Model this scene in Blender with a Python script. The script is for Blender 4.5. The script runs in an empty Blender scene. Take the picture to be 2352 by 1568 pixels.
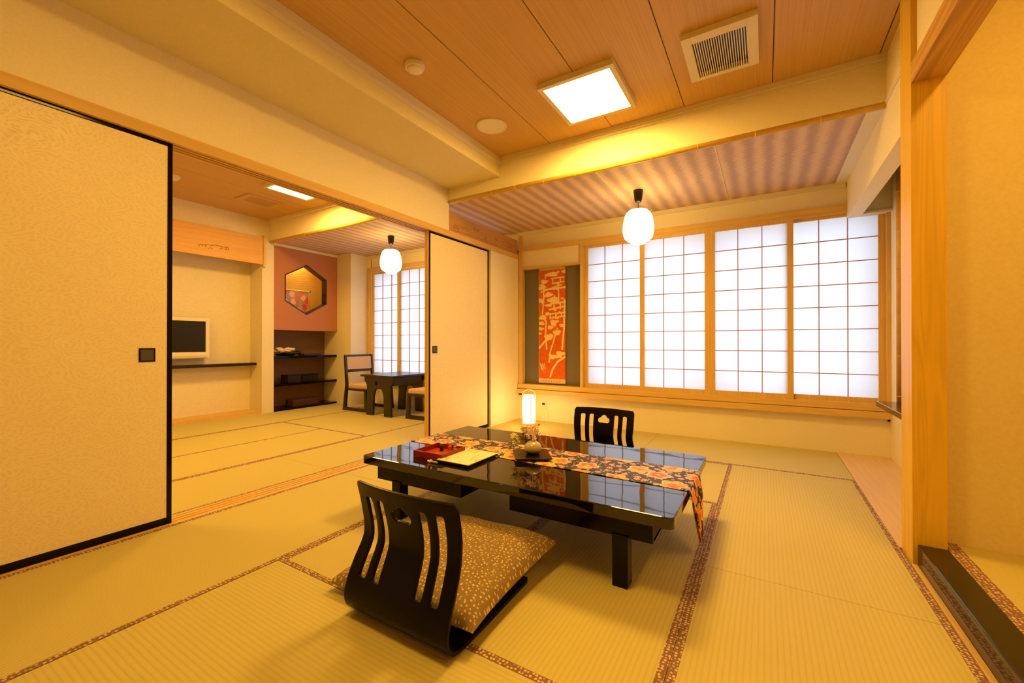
import bpy, bmesh, math, random
from mathutils import Vector, Matrix, Euler
random.seed(7)
C = bpy.context.scene.collection
PI = math.pi
scene = bpy.context.scene

# ---------------------------------------------------------------- camera, view, world, lights
cd = bpy.data.cameras.new('camera'); cam = bpy.data.objects.new('camera', cd); C.objects.link(cam)
cd.sensor_width = 36.0; cd.lens = 963.0 / 2352 * 36.0; cd.clip_start = 0.02; cd.clip_end = 60
cam.location = (0, 0, 0.95)
cam.rotation_euler = (math.radians(90 + 0.238), 0, math.atan2(581, 963))
scene.camera = cam
vs = scene.view_settings
vs.view_transform = 'Standard'; vs.look = 'None'; vs.gamma = 1.0; vs.use_curve_mapping = False
vs.exposure = 0.0
w = bpy.data.worlds.new('world'); scene.world = w; w.use_nodes = True
w.node_tree.nodes['Background'].inputs[0].default_value = (0.80, 0.86, 1.0, 1)
w.node_tree.nodes['Background'].inputs[1].default_value = 2.5
LAMP = (1.0, 0.585, 0.112)          # warm colour of every lamp in the rooms
PANEL_E = 76.0                    # luminous ceiling panels
PEND_E = 24.0                      # paper / glass lamp shades

def area_light(name, loc, rot, sx, sy, power, col=LAMP, spread=PI):
    l = bpy.data.lights.new(name, 'AREA'); l.shape = 'RECTANGLE'; l.size = sx; l.size_y = sy
    l.energy = power; l.color = col; l.spread = spread
    o = bpy.data.objects.new(name, l); C.objects.link(o); o.location = loc; o.rotation_euler = rot
    return o
area_light('alcove_ceiling_lamp', (1.0, 1.3, 2.56), (0, 0, 0), 0.12, 1.0, 17)
area_light('far_room_rear_lamp', (-4.2, 0.4, 2.58), (0, 0, 0), 0.5, 0.5, 40)
area_light('niche_lamp', (-6.0, 3.75, 2.26), (0, 0, 0), 0.10, 0.3, 4.5)

# ---------------------------------------------------------------- helpers
def lin(c):
    return tuple((x / 12.92 if x <= 0.04045 else ((x + 0.055) / 1.055) ** 2.4) for x in c)
def rgb(r, g, b): return lin((r / 255, g / 255, b / 255)) + (1.0,)

class BM:
    def __init__(s): s.bm = bmesh.new()
    def box(s, x0, x1, y0, y1, z0, z1, bevel=0.0, rot=0.0):
        cx, cy, cz = (x0 + x1) / 2, (y0 + y1) / 2, (z0 + z1) / 2
        r = bmesh.ops.create_cube(s.bm, size=1.0)
        vs_ = r['verts']
        bmesh.ops.scale(s.bm, vec=(abs(x1 - x0), abs(y1 - y0), abs(z1 - z0)), verts=vs_)
        if bevel:
            es = list({e for v in vs_ for e in v.link_edges})
            rb = bmesh.ops.bevel(s.bm, geom=es, offset=bevel, segments=2, affect='EDGES', profile=0.5)
            vs_ = list({v for f in rb['faces'] for v in f.verts} | {v for v in vs_ if v.is_valid})
        if rot: bmesh.ops.rotate(s.bm, cent=(0, 0, 0), matrix=Matrix.Rotation(rot, 3, 'Z'), verts=vs_)
        bmesh.ops.translate(s.bm, vec=(cx, cy, cz), verts=vs_)
        return s
    def tube(s, pts, r, seg=10, cap=True):
        pts = [Vector(p) for p in pts]; n = len(pts)
        rr = r if isinstance(r, (list, tuple)) else [r] * n
        rings = []; prev = None
        for i, p in enumerate(pts):
            d = (pts[min(i + 1, n - 1)] - pts[max(i - 1, 0)]).normalized()
            if prev is None:
                a = Vector((0, 0, 1)) if abs(d.z) < 0.9 else Vector((1, 0, 0))
                u = d.cross(a).normalized()
            else:
                u = (prev - d * prev.dot(d)).normalized()
            prev = u; v = d.cross(u)
            rings.append([s.bm.verts.new(p + (u * math.cos(2 * PI * k / seg) + v * math.sin(2 * PI * k / seg)) * rr[i]) for k in range(seg)])
        for a, b in zip(rings, rings[1:]):
            for k in range(seg):
                s.bm.faces.new((a[k], a[(k + 1) % seg], b[(k + 1) % seg], b[k]))
        if cap:
            s.bm.faces.new(rings[0][::-1]); s.bm.faces.new(rings[-1])
        return s
    def lathe(s, c, prof, seg=32, cap=True):
        rings = []
        for (r, z) in prof:
            rings.append([s.bm.verts.new((c[0] + max(r, 1e-4) * math.cos(2 * PI * k / seg), c[1] + max(r, 1e-4) * math.sin(2 * PI * k / seg), c[2] + z)) for k in range(seg)])
        for a, b in zip(rings, rings[1:]):
            for k in range(seg):
                s.bm.faces.new((a[k], a[(k + 1) % seg], b[(k + 1) % seg], b[k]))
        if cap:
            s.bm.faces.new(rings[0][::-1]); s.bm.faces.new(rings[-1])
        return s
    def prism(s, poly, axis, a, b):
        """poly of 2D points extruded between a and b along axis 'X','Y','Z' (2D = the two other axes in order)"""
        def P(p, t):
            return {'X': (t, p[0], p[1]), 'Y': (p[0], t, p[1]), 'Z': (p[0], p[1], t)}[axis]
        A = [s.bm.verts.new(P(p, a)) for p in poly]; B = [s.bm.verts.new(P(p, b)) for p in poly]
        n = len(poly)
        for i in range(n): s.bm.faces.new((A[i], A[(i + 1) % n], B[(i + 1) % n], B[i]))
        s.bm.faces.new(A[::-1]); s.bm.faces.new(B)
        return s
    def ball(s, c, r, sc=(1, 1, 1), sub=2):
        r_ = bmesh.ops.create_icosphere(s.bm, subdivisions=sub, radius=r)
        bmesh.ops.scale(s.bm, vec=sc, verts=r_['verts']); bmesh.ops.translate(s.bm, vec=c, verts=r_['verts'])
        return s

def wloc(o):
    v = Vector((0, 0, 0))
    while o is not None:
        v += o.location; o = o.parent
    return v
def obj(name, B, mat, parent=None, smooth=False, loc=None, label=None, bevel=0.0):
    """link B (world coordinates, as seen when the thing is unrotated) as ONE mesh object"""
    bm = B.bm if isinstance(B, BM) else B
    bmesh.ops.recalc_face_normals(bm, faces=bm.faces[:])
    me = bpy.data.meshes.new(name)
    origin = Vector(loc) if loc is not None else (wloc(parent) if parent else Vector((0, 0, 0)))
    bmesh.ops.translate(bm, vec=-origin, verts=bm.verts[:])
    bm.to_mesh(me); bm.free()
    if smooth:
        for p in me.polygons: p.use_smooth = True
    o = bpy.data.objects.new(name, me); C.objects.link(o)
    if mat: me.materials.append(mat)
    if parent: o.parent = parent; o.location = origin - wloc(parent)
    else: o.location = origin
    if label: o['label'] = label
    if bevel:
        md = o.modifiers.new('bevel', 'BEVEL'); md.width = bevel; md.segments = 2; md.limit_method = 'ANGLE'
    return o
def thing(name, label, cat, loc=(0, 0, 0), rotz=0.0, group=None):
    o = bpy.data.objects.new(name, None); C.objects.link(o); o.empty_display_size = 0.1
    o.location = loc; o.rotation_euler = (0, 0, rotz); o['label'] = label; o['category'] = cat
    if group: o['group'] = group
    return o
def tag(o, label, cat, group=None):
    o['label'] = label; o['category'] = cat
    if group: o['group'] = group
    return o
def struct(name, B, mat, parent=None, **k):
    o = obj(name, B, mat, parent, **k)
    if parent is None: o['kind'] = 'structure'
    return o
def sempty(name, loc=(0, 0, 0)):
    o = bpy.data.objects.new(name, None); C.objects.link(o); o.location = loc; o['kind'] = 'structure'; return o
def dup(root, loc, rotz=0.0, label=None):
    r = root.copy(); C.objects.link(r); r.location = loc; r.rotation_euler = (0, 0, rotz)
    if label: r['label'] = label
    for ch in list(root.children):
        c = ch.copy(); C.objects.link(c); c.parent = r
        for g in ch.children:
            d = g.copy(); C.objects.link(d); d.parent = c
    return r

# ---------------------------------------------------------------- material graph helpers
class M:
    def __init__(s, name, color=(0.8, 0.8, 0.8, 1), rough=0.6, spec=0.5, metal=0.0):
        s.m = bpy.data.materials.new(name); s.m.use_nodes = True; s.nt = s.m.node_tree; s.n = s.nt.nodes
        s.b = s.n['Principled BSDF']
        s.b.inputs['Base Color'].default_value = color; s.b.inputs['Roughness'].default_value = rough
        s.b.inputs['Specular IOR Level'].default_value = spec; s.b.inputs['Metallic'].default_value = metal
        s._obj = None
    def L(s, a, b): s.nt.links.new(a, b)
    def co(s):
        if s._obj is None:
            g = s.n.new('ShaderNodeNewGeometry'); s._obj = g.outputs['Position']
        return s._obj
    def oco(s):
        t = s.n.new('ShaderNodeTexCoord'); return t.outputs['Object']
    def uvco(s):
        t = s.n.new('ShaderNodeTexCoord'); return t.outputs['UV']
    def mapping(s, src, scale=(1, 1, 1), loc=(0, 0, 0), rot=(0, 0, 0)):
        m = s.n.new('ShaderNodeMapping'); s.L(src, m.inputs['Vector'])
        m.inputs['Scale'].default_value = scale; m.inputs['Location'].default_value = loc; m.inputs['Rotation'].default_value = rot
        return m.outputs[0]
    def noise(s, src, scale=5, detail=3, rough=0.5, dist=0.0):
        n = s.n.new('ShaderNodeTexNoise'); s.L(src, n.inputs['Vector'])
        n.inputs['Scale'].default_value = scale; n.inputs['Detail'].default_value = detail
        n.inputs['Roughness'].default_value = rough; n.inputs['Distortion'].default_value = dist
        return n.outputs['Fac']
    def voro(s, src, scale=5, feature='F1', rnd=1.0, out='Distance'):
        n = s.n.new('ShaderNodeTexVoronoi'); n.feature = feature; s.L(src, n.inputs['Vector'])
        n.inputs['Scale'].default_value = scale; n.inputs['Randomness'].default_value = rnd
        return n.outputs[out]
    def math(s, op, a, b=None, c=None, clamp=False):
        n = s.n.new('ShaderNodeMath'); n.operation = op; n.use_clamp = clamp
        for i, x in enumerate((a, b, c)):
            if x is None: continue
            if isinstance(x, (int, float)): n.inputs[i].default_value = x
            else: s.L(x, n.inputs[i])
        return n.outputs[0]
    def sep(s, src):
        n = s.n.new('ShaderNodeSeparateXYZ'); s.L(src, n.inputs[0]); return n.outputs
    def comb(s, x, y, z):
        n = s.n.new('ShaderNodeCombineXYZ')
        for i, v in enumerate((x, y, z)):
            if isinstance(v, (int, float)): n.inputs[i].default_value = v
            else: s.L(v, n.inputs[i])
        return n.outputs[0]
    def ramp(s, fac, stops, interp='LINEAR'):
        n = s.n.new('ShaderNodeValToRGB'); s.L(fac, n.inputs[0]); cr = n.color_ramp; cr.interpolation = interp
        while len(cr.elements) < len(stops): cr.elements.new(0.5)
        for e, (p, c) in zip(cr.elements, stops): e.position = p; e.color = c if len(c) == 4 else tuple(c) + (1,)
        return n.outputs[0]
    def mix(s, fac, a, b, mode='MIX'):
        n = s.n.new('ShaderNodeMix'); n.data_type = 'RGBA'; n.blend_type = mode
        for i, x in ((0, fac), (6, a), (7, b)):
            if isinstance(x, (int, float)): n.inputs[i].default_value = x
            elif isinstance(x, tuple): n.inputs[i].default_value = x
            else: s.L(x, n.inputs[i])
        return n.outputs[2]
    def col(s, sock): s.L(sock, s.b.inputs['Base Color']); return s
    def rgh(s, sock): s.L(sock, s.b.inputs['Roughness']); return s
    def bump(s, h, strength=0.2, dist=0.002):
        n = s.n.new('ShaderNodeBump'); s.L(h, n.inputs['Height']); n.inputs['Strength'].default_value = strength
        n.inputs['Distance'].default_value = dist; s.L(n.outputs[0], s.b.inputs['Normal']); return s

def mul(c, k): return (c[0] * k, c[1] * k, c[2] * k, 1)

def plaster(name, c, k=0.9, sc=90, bump=0.15):
    m = M(name, c, 0.85, 0.2); f = m.noise(m.co(), sc, 4, 0.6)
    m.col(m.mix(f, mul(c, k), mul(c, 1.06))); m.bump(f, bump, 0.002); return m.m
def washi(name, c):      # wallpaper with short horizontal fibres
    m = M(name, c, 0.8, 0.25)
    f = m.noise(m.mapping(m.co(), (14, 14, 90)), 3, 4, 0.6, 0.4)
    m.col(m.mix(m.ramp(f, [(0.35, (0, 0, 0)), (0.65, (1, 1, 1))]), mul(c, 0.9), mul(c, 1.05))); m.bump(f, 0.2, 0.002); return m.m
def wood(name, c, axis='Z', k=0.78, rough=0.5, grain=1.0, spec=0.3, ring=1.0):
    m = M(name, c, rough, spec)
    st = {'X': (0.35, 9, 9), 'Y': (9, 0.35, 9), 'Z': (9, 9, 0.35)}[axis]
    co = m.mapping(m.co(), st)
    f1 = m.noise(co, 1.3 * ring, 2, 0.5, 0.8)
    w_ = m.math('FRACT', m.math('MULTIPLY', f1, 9.0))
    w_ = m.math('ABSOLUTE', m.math('SUBTRACT', w_, 0.5))
    st2 = {'X': (1.5, 90, 90), 'Y': (90, 1.5, 90), 'Z': (90, 90, 1.5)}[axis]
    f2 = m.noise(m.mapping(m.co(), st2), 1.0, 3, 0.6)
    f = m.math('ADD', m.math('MULTIPLY', w_, 1.1 * grain), m.math('MULTIPLY', f2, 0.55))
    m.col(m.mix(m.math('MULTIPLY', f, 1.0, clamp=True), mul(c, 1.07), mul(c, k)))
    m.bump(f2, 0.08, 0.001); return m.m

WALL = (0.87, 0.77, 0.54, 1)
m_wall = plaster('mat_wall_paper', WALL)
m_fiber = washi('mat_fibre_paper', (0.80, 0.70, 0.52, 1))
m_toko = plaster('mat_alcove_sand_wall', (0.78, 0.645, 0.33, 1), 0.88, 60, 0.35)
m_soffit = plaster('mat_soffit_paper', (0.78, 0.69, 0.40, 1))
m_trimw = plaster('mat_pale_moulding', (0.76, 0.68, 0.50, 1), 0.97)
WD = (0.74, 0.48, 0.15, 1)
m_wx = wood('mat_pale_cypress_x', WD, 'X', 0.84)
m_wy = wood('mat_pale_cypress_y', WD, 'Y', 0.84)
m_wz = wood('mat_pale_cypress_z', WD, 'Z', 0.84)
m_post = wood('mat_alcove_post', (0.78, 0.48, 0.045, 1), 'Z', 0.82, 0.4, 1.0)
m_otosh = wood('mat_alcove_beam', (0.70, 0.40, 0.12, 1), 'Y', 0.6, 0.45, 1.2)
m_jiita = wood('mat_pink_board', (0.78, 0.54, 0.29, 1), 'Y', 0.88, 0.35, 0.7)
m_ranma = wood('mat_transom_board', (0.56, 0.29, 0.11, 1), 'Y', 0.85, 0.5, 0.7)
m_carve = wood('mat_carved_groove', (0.30, 0.13, 0.04, 1), 'Y', 0.85, 0.6, 0.7)
m_board = wood('mat_orange_board', (0.78, 0.44, 0.15, 1), 'Y', 0.82, 0.5, 0.8)
m_ink = M('mat_burnt_mark', (0.10, 0.04, 0.01, 1), 0.7).m

def m_ceiling():
    m = M('mat_veneer_ceiling', (0.5, 0.3, 0.13, 1), 0.55, 0.25); c = (0.62, 0.385, 0.135, 1)
    f = m.noise(m.mapping(m.co(), (190, 1.0, 190)), 1.0, 3, 0.65)
    f2 = m.noise(m.mapping(m.co(), (6, 0.4, 6)), 1.0, 2)
    m.col(m.mix(m.math('MULTIPLY', f2, 0.5), m.mix(m.ramp(f, [(0.38, (0, 0, 0)), (0.62, (1, 1, 1))]), mul(c, 0.88), mul(c, 1.07)), mul(c, 1.0)))
    return m.m
m_ceil = m_ceiling()
def m_wicker():
    m = M('mat_woven_bark_ceiling', (0.5, 0.3, 0.2, 1), 0.6, 0.2)
    x, y, z = m.sep(m.co())
    tri = m.math('PINGPONG', m.math('MULTIPLY', y, 1 / 0.028), 0.5)           # zigzag edge of the woven bands
    wob = m.noise(m.mapping(m.co(), (3, 3, 3)), 2.0, 1)
    u = m.math('ADD', m.math('MULTIPLY', x, 1 / 0.125), m.math('MULTIPLY', tri, 0.62))
    u = m.math('ADD', u, m.math('MULTIPLY', wob, 0.25))
    band = m.math('PINGPONG', u, 0.5)
    f = m.ramp(band, [(0.19, (0, 0, 0)), (0.30, (1, 1, 1))])
    fine = m.math('PINGPONG', m.math('MULTIPLY', y, 1 / 0.011), 0.5)
    c = m.mix(f, (0.74, 0.52, 0.31, 1), (0.50, 0.33, 0.235, 1))
    m.col(m.mix(m.math('MULTIPLY', fine, 0.35), c, (0.22, 0.12, 0.09, 1))); m.bump(fine, 0.2, 0.002)
    return m.m
m_wick = m_wicker()

def m_tatami(name, axis):
    m = M(name, (0.5, 0.43, 0.17, 1), 0.62, 0.25); c = (0.56, 0.475, 0.16, 1)
    x, y, z = m.sep(m.co()); a, b = (x, y) if axis == 'Y' else (y, x)      # a runs across the ridges
    wob = m.math('MULTIPLY', m.noise(m.mapping(m.co(), (3, 3, 3)), 1.5, 2), 0.006)
    s = m.math('ABSOLUTE', m.math('SINE', m.math('MULTIPLY', m.math('ADD', a, wob), PI / 0.0172)))
    st = (150, 6, 1) if axis == 'Y' else (6, 150, 1)
    st2 = (5, 420, 1) if axis == 'Y' else (420, 5, 1)
    n1 = m.noise(m.mapping(m.co(), st2), 1.0, 2, 0.6)
    n2 = m.noise(m.mapping(m.co(), (1.3, 1.3, 1)), 1.0, 2)
    col = m.mix(m.math('POWER', s, 0.5), mul(c, 0.80), mul(c, 1.03))
    col = m.mix(m.math('MULTIPLY', n1, 0.5), col, mul((0.62, 0.50, 0.18, 1), 1.0))
    col = m.mix(n2, mul((0.97, 1.02, 0.95, 1), 1), (1.03, 0.99, 0.9, 1)) if False else col
    m.col(col); m.bump(m.math('ADD', s, m.math('MULTIPLY', n1, 0.3)), 0.35, 0.0012); return m.m
m_tatx = m_tatami('mat_tatami_ridges_x', 'X'); m_taty = m_tatami('mat_tatami_ridges_y', 'Y')
def m_heri_():
    m = M('mat_brocade_border', (0.2, 0.1, 0.06, 1), 0.7, 0.2)
    d = m.voro(m.mapping(m.co(), (1, 1, 0)), 80, 'F1', 0.4)
    ring = m.noise(m.co(), 260, 2, 0.7)
    f = m.ramp(m.math('ADD', d, m.math('MULTIPLY', m.math('SUBTRACT', ring, 0.5), 0.45)), [(0.30, (1, 1, 1)), (0.42, (0, 0, 0))])
    base = m.mix(m.noise(m.co(), 330, 1), (0.15, 0.075, 0.045, 1), (0.32, 0.175, 0.11, 1))
    m.col(m.mix(f, base, (0.68, 0.48, 0.30, 1))); m.bump(ring, 0.2, 0.001); return m.m
m_heri = m_heri_()

def m_fusuma_():
    m = M('mat_patterned_screen_paper', (0.8, 0.7, 0.5, 1), 0.6, 0.5)
    x, y, z = m.sep(m.co())
    base = m.comb(m.math('MULTIPLY', y, 1.0), m.math('MULTIPLY', z, 1.55), 0.0)
    nz = m.n.new('ShaderNodeTexNoise'); m.L(base, nz.inputs['Vector']); nz.inputs['Scale'].default_value = 7; nz.inputs['Detail'].default_value = 2
    off = m.n.new('ShaderNodeVectorMath'); off.operation = 'MULTIPLY_ADD'; m.L(nz.outputs['Color'], off.inputs[0]); off.inputs[1].default_value = (0.09, 0.09, 0); m.L(base, off.inputs[2])
    def fans(src, sc, rr, fr, lo, hi, cut):
        n = m.n.new('ShaderNodeTexVoronoi'); n.voronoi_dimensions = '2D'; m.L(src, n.inputs['Vector']); n.inputs['Scale'].default_value = sc; n.inputs['Randomness'].default_value = rr
        v1 = m.n.new('ShaderNodeVectorMath'); v1.operation = 'SCALE'; m.L(src, v1.inputs[0]); v1.inputs[3].default_value = sc
        v2 = m.n.new('ShaderNodeVectorMath'); v2.operation = 'SUBTRACT'; m.L(v1.outputs[0], v2.inputs[0]); m.L(n.outputs['Position'], v2.inputs[1])
        px, py, pz = m.sep(v2.outputs[0])
        rg = m.math('SINE', m.math('MULTIPLY', n.outputs['Distance'], fr))
        up = m.ramp(m.math('ADD', py, cut), [(0.0, (0, 0, 0)), (0.08, (1, 1, 1))])
        return m.math('MULTIPLY', m.ramp(rg, [(lo, (0, 0, 0)), (hi, (1, 1, 1))]), up)
    f = fans(off.outputs[0], 8.0, 1.0, 38.0, 0.25, 0.75, 0.15)
    f = m.math('MAXIMUM', f, fans(m.mapping(off.outputs[0], (1, 1, 1), (0.37, 0.21, 0), (0, 0, 0.5)), 10.5, 1.0, 34.0, 0.35, 0.8, 0.05))
    f = m.math('MAXIMUM', f, m.ramp(m.noise(base, 34, 3), [(0.54, (0, 0, 0)), (0.62, (1, 1, 1))]))
    fine = m.noise(m.mapping(m.co(), (30, 30, 160)), 2.0, 3)
    c = m.mix(f, (0.82, 0.68, 0.41, 1), (0.88, 0.745, 0.465, 1))
    c = m.mix(m.math('MULTIPLY', fine, 0.25), c, (0.76, 0.62, 0.37, 1))
    m.col(c); m.rgh(m.math('SUBTRACT', 0.62, m.math('MULTIPLY', f, 0.22))); return m.m
m_fus = m_fusuma_()
m_lac = M('mat_black_lacquer', (0.004, 0.0025, 0.001, 1), 0.14, 0.18).m
m_laq = M('mat_black_lacquer_edge', (0.008, 0.005, 0.003, 1), 0.25, 0.5).m
m_cha = M('mat_dark_bent_plywood', (0.005, 0.003, 0.001, 1), 0.28, 0.14).m
m_pull = M('mat_dark_bronze_pull', (0.07, 0.06, 0.04, 1), 0.45, 0.5).m
def m_table_():
    m = M('mat_polished_table_lacquer', (0.006, 0.004, 0.003, 1), 0.03, 0.5)
    m.b.inputs['IOR'].default_value = 1.72
    n = m.noise(m.mapping(m.co(), (1, 1, 1)), 3.2, 2, 0.5); m.bump(n, 0.30, 0.004)
    return m.m
m_table = m_table_()
m_brown = M('mat_brown_lacquer', (0.075, 0.035, 0.012, 1), 0.12, 0.6).m
m_kam = M('mat_dark_lacquer_sill', (0.020, 0.013, 0.003, 1), 0.07, 0.42).m

def m_paper_():
    m = M('mat_screen_paper', (0.9, 0.9, 0.9, 1), 0.9, 0.1); nt = m.nt
    tr = m.n.new('ShaderNodeBsdfTranslucent'); df = m.n.new('ShaderNodeBsdfDiffuse'); mx = m.n.new('ShaderNodeMixShader')
    tr.inputs[0].default_value = (0.90, 0.92, 0.96, 1); df.inputs[0].default_value = (0.82, 0.82, 0.82, 1)
    mx.inputs[0].default_value = 0.25; m.L(tr.outputs[0], mx.inputs[1]); m.L(df.outputs[0], mx.inputs[2])
    m.L(mx.outputs[0], m.n['Material Output'].inputs[0]); return m.m
m_paper = m_paper_()
def emit(name, col, s, edge=None):
    m = M(name); e = m.n.new('ShaderNodeEmission'); e.inputs[0].default_value = tuple(col) + (1,); e.inputs[1].default_value = s
    m.L(e.outputs[0], m.n['Material Output'].inputs[0]); return m.m
m_panel = emit('mat_lit_panel', LAMP, PANEL_E)
m_shade = emit('mat_lit_shade', (1.0, 0.66, 0.20), PEND_E * 0.6)
m_andon = emit('mat_lit_paper_tube', (1.0, 0.62, 0.24), 16.0)
m_white = M('mat_cream_plastic', (0.80, 0.72, 0.55, 1), 0.4, 0.5).m
m_alu = M('mat_window_aluminium', (0.35, 0.35, 0.36, 1), 0.4, 0.5, 0.6).m
def m_bamboo_(name, c, sp=0.5):
    m = M(name, c, 0.32, sp)
    f = m.noise(m.mapping(m.co(), (6, 6, 6)), 2.0, 3); m.col(m.mix(f, mul(c, 0.75), mul(c, 1.1))); return m.m
m_bam = m_bamboo_('mat_yellow_bamboo', (0.78, 0.50, 0.07, 1))
m_bamd = m_bamboo_('mat_amber_bamboo', (0.66, 0.36, 0.06, 1))
m_bamp = m_bamboo_('mat_pale_bamboo', (0.80, 0.62, 0.28, 1))

# ---------------------------------------------------------------- room shell
XL = -2.665; YB = 4.59; ZC = 2.625; ZL = 2.34; YBM = 3.20
# floor: base slab, then fitted mats with their cloth borders
fl = struct('floor', BM().box(-6.4, 1.7, -2.6, 4.9, -0.12, -0.012), m_wy)
HW = 0.027
def mat_(x0, x1, y0, y1, ridge, borders, z=0.0, parent=None):
    """ridge 'X'/'Y' = direction the rush ridges run; borders: string of W,E,S,N edges with cloth"""
    g = 0.0012
    t = obj('tatami_mat', BM().box(x0 + g, x1 - g, y0 + g, y1 - g, z - 0.012, z), m_taty if ridge == 'Y' else m_tatx, parent or fl)
    for e in borders:
        bx = {'W': (x0, x0 + HW, y0, y1), 'E': (x1 - HW, x1, y0, y1), 'S': (x0, x1, y0, y0 + HW), 'N': (x0, x1, y1 - HW, y1)}[e]
        obj('cloth_border', BM().box(bx[0] + g * 0.6, bx[1] - g * 0.6, bx[2] + g * 0.6, bx[3] - g * 0.6, z - 0.011, z + 0.0012), m_heri, t)
    return t
XA = -1.826
mat_(-2.660, XA, 2.0, 3.70, 'Y', 'WE'); mat_(-2.660, XA, 0.2, 2.0, 'Y', 'WE'); mat_(-2.660, XA, -1.6, 0.2, 'Y', 'WE')
mat_(XA, -0.245, 0.16, 1.072, 'X', 'N'); mat_(XA, -0.245, -0.75, 0.16, 'X', 'NS')
mat_(XA, -1.022, 1.072, 2.745, 'Y', 'WE'); mat_(-1.022, -0.245, 1.072, 2.745, 'Y', 'WE')
mat_(XA, -0.245, 2.745, 3.70, 'X', 'SN')
mat_(-0.245, 0.536, 1.963, 3.70, 'Y', 'WE'); mat_(-0.245, 0.536, 0.2, 1.963, 'Y', 'WE'); mat_(-0.245, 0.536, -1.6, 0.2, 'Y', 'WE')
mat_(-2.660, -0.95, 3.70, 4.59, 'X', 'S'); mat_(-0.95, 0.530, 3.70, 4.59, 'X', 'S')
mat_(XA, -0.245, -2.5, -0.75, 'X', ''); mat_(-2.660, XA, -2.5, -1.6, 'Y', ''); mat_(-0.245, 0.536, -2.5, -1.6, 'Y', '')
# far room mats
mat_(-3.50, -2.800, 2.0, 3.7, 'Y', 'WE'); mat_(-3.50, -2.800, 0.2, 2.0, 'Y', 'WE'); mat_(-3.50, -2.800, 3.7, 4.59, 'Y', 'WE')
mat_(-4.235, -3.50, 1.1, 2.893, 'Y', 'WE'); mat_(-4.99, -4.235, 1.1, 2.893, 'Y', 'W')
mat_(-4.235, -3.50, -0.7, 1.1, 'Y', 'WE'); mat_(-4.99, -4.235, -0.7, 1.1, 'Y', 'W')
mat_(-4.99, -3.50, 2.893, 3.855, 'X', 'SN'); mat_(-5.81, -3.50, 3.855, 4.59, 'X', '')
mat_(-5.81, -4.99, 2.015, 3.855, 'Y', 'EN'[:1]); mat_(-5.81, -4.99, 0.2, 2.015, 'Y', 'E')
# grooved wooden track between the rooms
tb = BM(); tb.box(-2.800, -2.660, -2.5, 4.59, -0.012, -0.002)
for a, b in ((-2.800, -2.779), (-2.757, -2.741), (-2.722, -2.706), (-2.686, -2.660)): tb.box(a, b, -2.5, 4.59, -0.011, 0.002)
struct('trim_1', tb, m_wy)
# pale strip in front of the alcove kerb, wooden board of the side alcove
struct('trim_2', BM().box(0.537, 0.556, 0.25, 2.432, -0.012, 0.004), m_wy)
struct('trim_3', BM().box(0.532, 0.887, 2.602, 4.59, -0.012, 0.003), m_jiita)

# wall between the rooms, above the lintel, with the boxed-in beam
struct('wall_left', BM().box(XL - 0.135, XL, -2.5, 3.213, 2.062, ZC)
       .box(XL - 0.135, XL, 3.95, 4.59, 0.0, 2.005), m_wall)
struct('wall_left_soffit', BM().box(XL, -2.065, -2.5, YBM, 2.462, ZC), m_soffit)
o = struct('trim_4', BM().box(-2.075, -2.040, -2.5, YBM, 2.575, ZC).box(-2.070, -2.052, -2.5, YBM, 2.555, 2.58), m_trimw)
# lintel with sliding grooves
lb = BM(); lb.box(-2.800, -2.662, -2.5, YB, 2.018, 2.062)
for a, b in ((-2.800, -2.775), (-2.755, -2.742), (-2.722, -2.708), (-2.688, -2.660)): lb.box(a, b, -2.5, YB, 2.004, 2.02)
struct('trim_5', lb, m_wy)
# transverse beam in both rooms
struct('wall_beam', BM().box(XL, 0.607, YBM, YBM + 0.10, 2.352, ZC), m_wall)
struct('trim_6', BM().box(-2.05, 0.607, YBM - 0.03, YBM, 2.590, ZC).box(-2.05, 0.607, YBM - 0.018, YBM, 2.572, 2.60), m_trimw)
struct('wall_far_beam', BM().box(-5.81, XL - 0.135, YBM, YBM + 0.10, 2.352, ZC), m_wall)
struct('trim_7', BM().box(-5.81, XL - 0.135, YBM - 0.03, YBM, 2.592, ZC), m_trimw)
# ceilings
def groove_ceiling(name, x0, x1, y0, y1, xs):
    ce = sempty(name)
    obj('backing', BM().box(x0, x1, y0, y1, ZC + 0.012, ZC + 0.06), m_carve, ce)
    e = [x0] + xs + [x1]
    for a, b in zip(e, e[1:]): obj('veneer_board', BM().box(a + 0.003, b - 0.003, y0, y1, ZC, ZC + 0.014), m_ceil, ce)
    return ce
groove_ceiling('ceiling', -2.07, 1.6, -2.5, YBM, [-1.540, -1.012, -0.484, 0.045, 0.573])
groove_ceiling('ceiling_far_room', -5.90, XL - 0.13, -1.1, YBM, [-5.33, -4.80, -4.27, -3.74, -3.21])
struct('ceiling_low', BM().box(-6.15, 0.60, YBM + 0.02, 4.75, ZL, ZL + 0.05), m_wick)
for i, (x, k) in enumerate(((-1.175, m_bamp), (-0.300, m_bamp))):
    b = BM(); b.tube([(x, 3.22, ZL), (x, 4.57, ZL)], 0.0045, 8)
    for q in range(4): b.tube([(x, 3.40 + q * 0.33, ZL - 0.001), (x, 3.406 + q * 0.33, ZL - 0.001)], 0.0060, 8)
    struct('trim_%d' % (8 + i), b, k, smooth=False)
struct('trim_10', BM().box(0.525, 0.607, YBM + 0.02, YB, 2.331, ZL), m_trimw)
struct('trim_11', BM().box(-2.665, 0.60, 4.562, YB, 2.300, ZL), m_trimw)
struct('trim_12', BM().box(-5.48, -2.80, 4.562, YB, 2.300, ZL), m_trimw)

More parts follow.
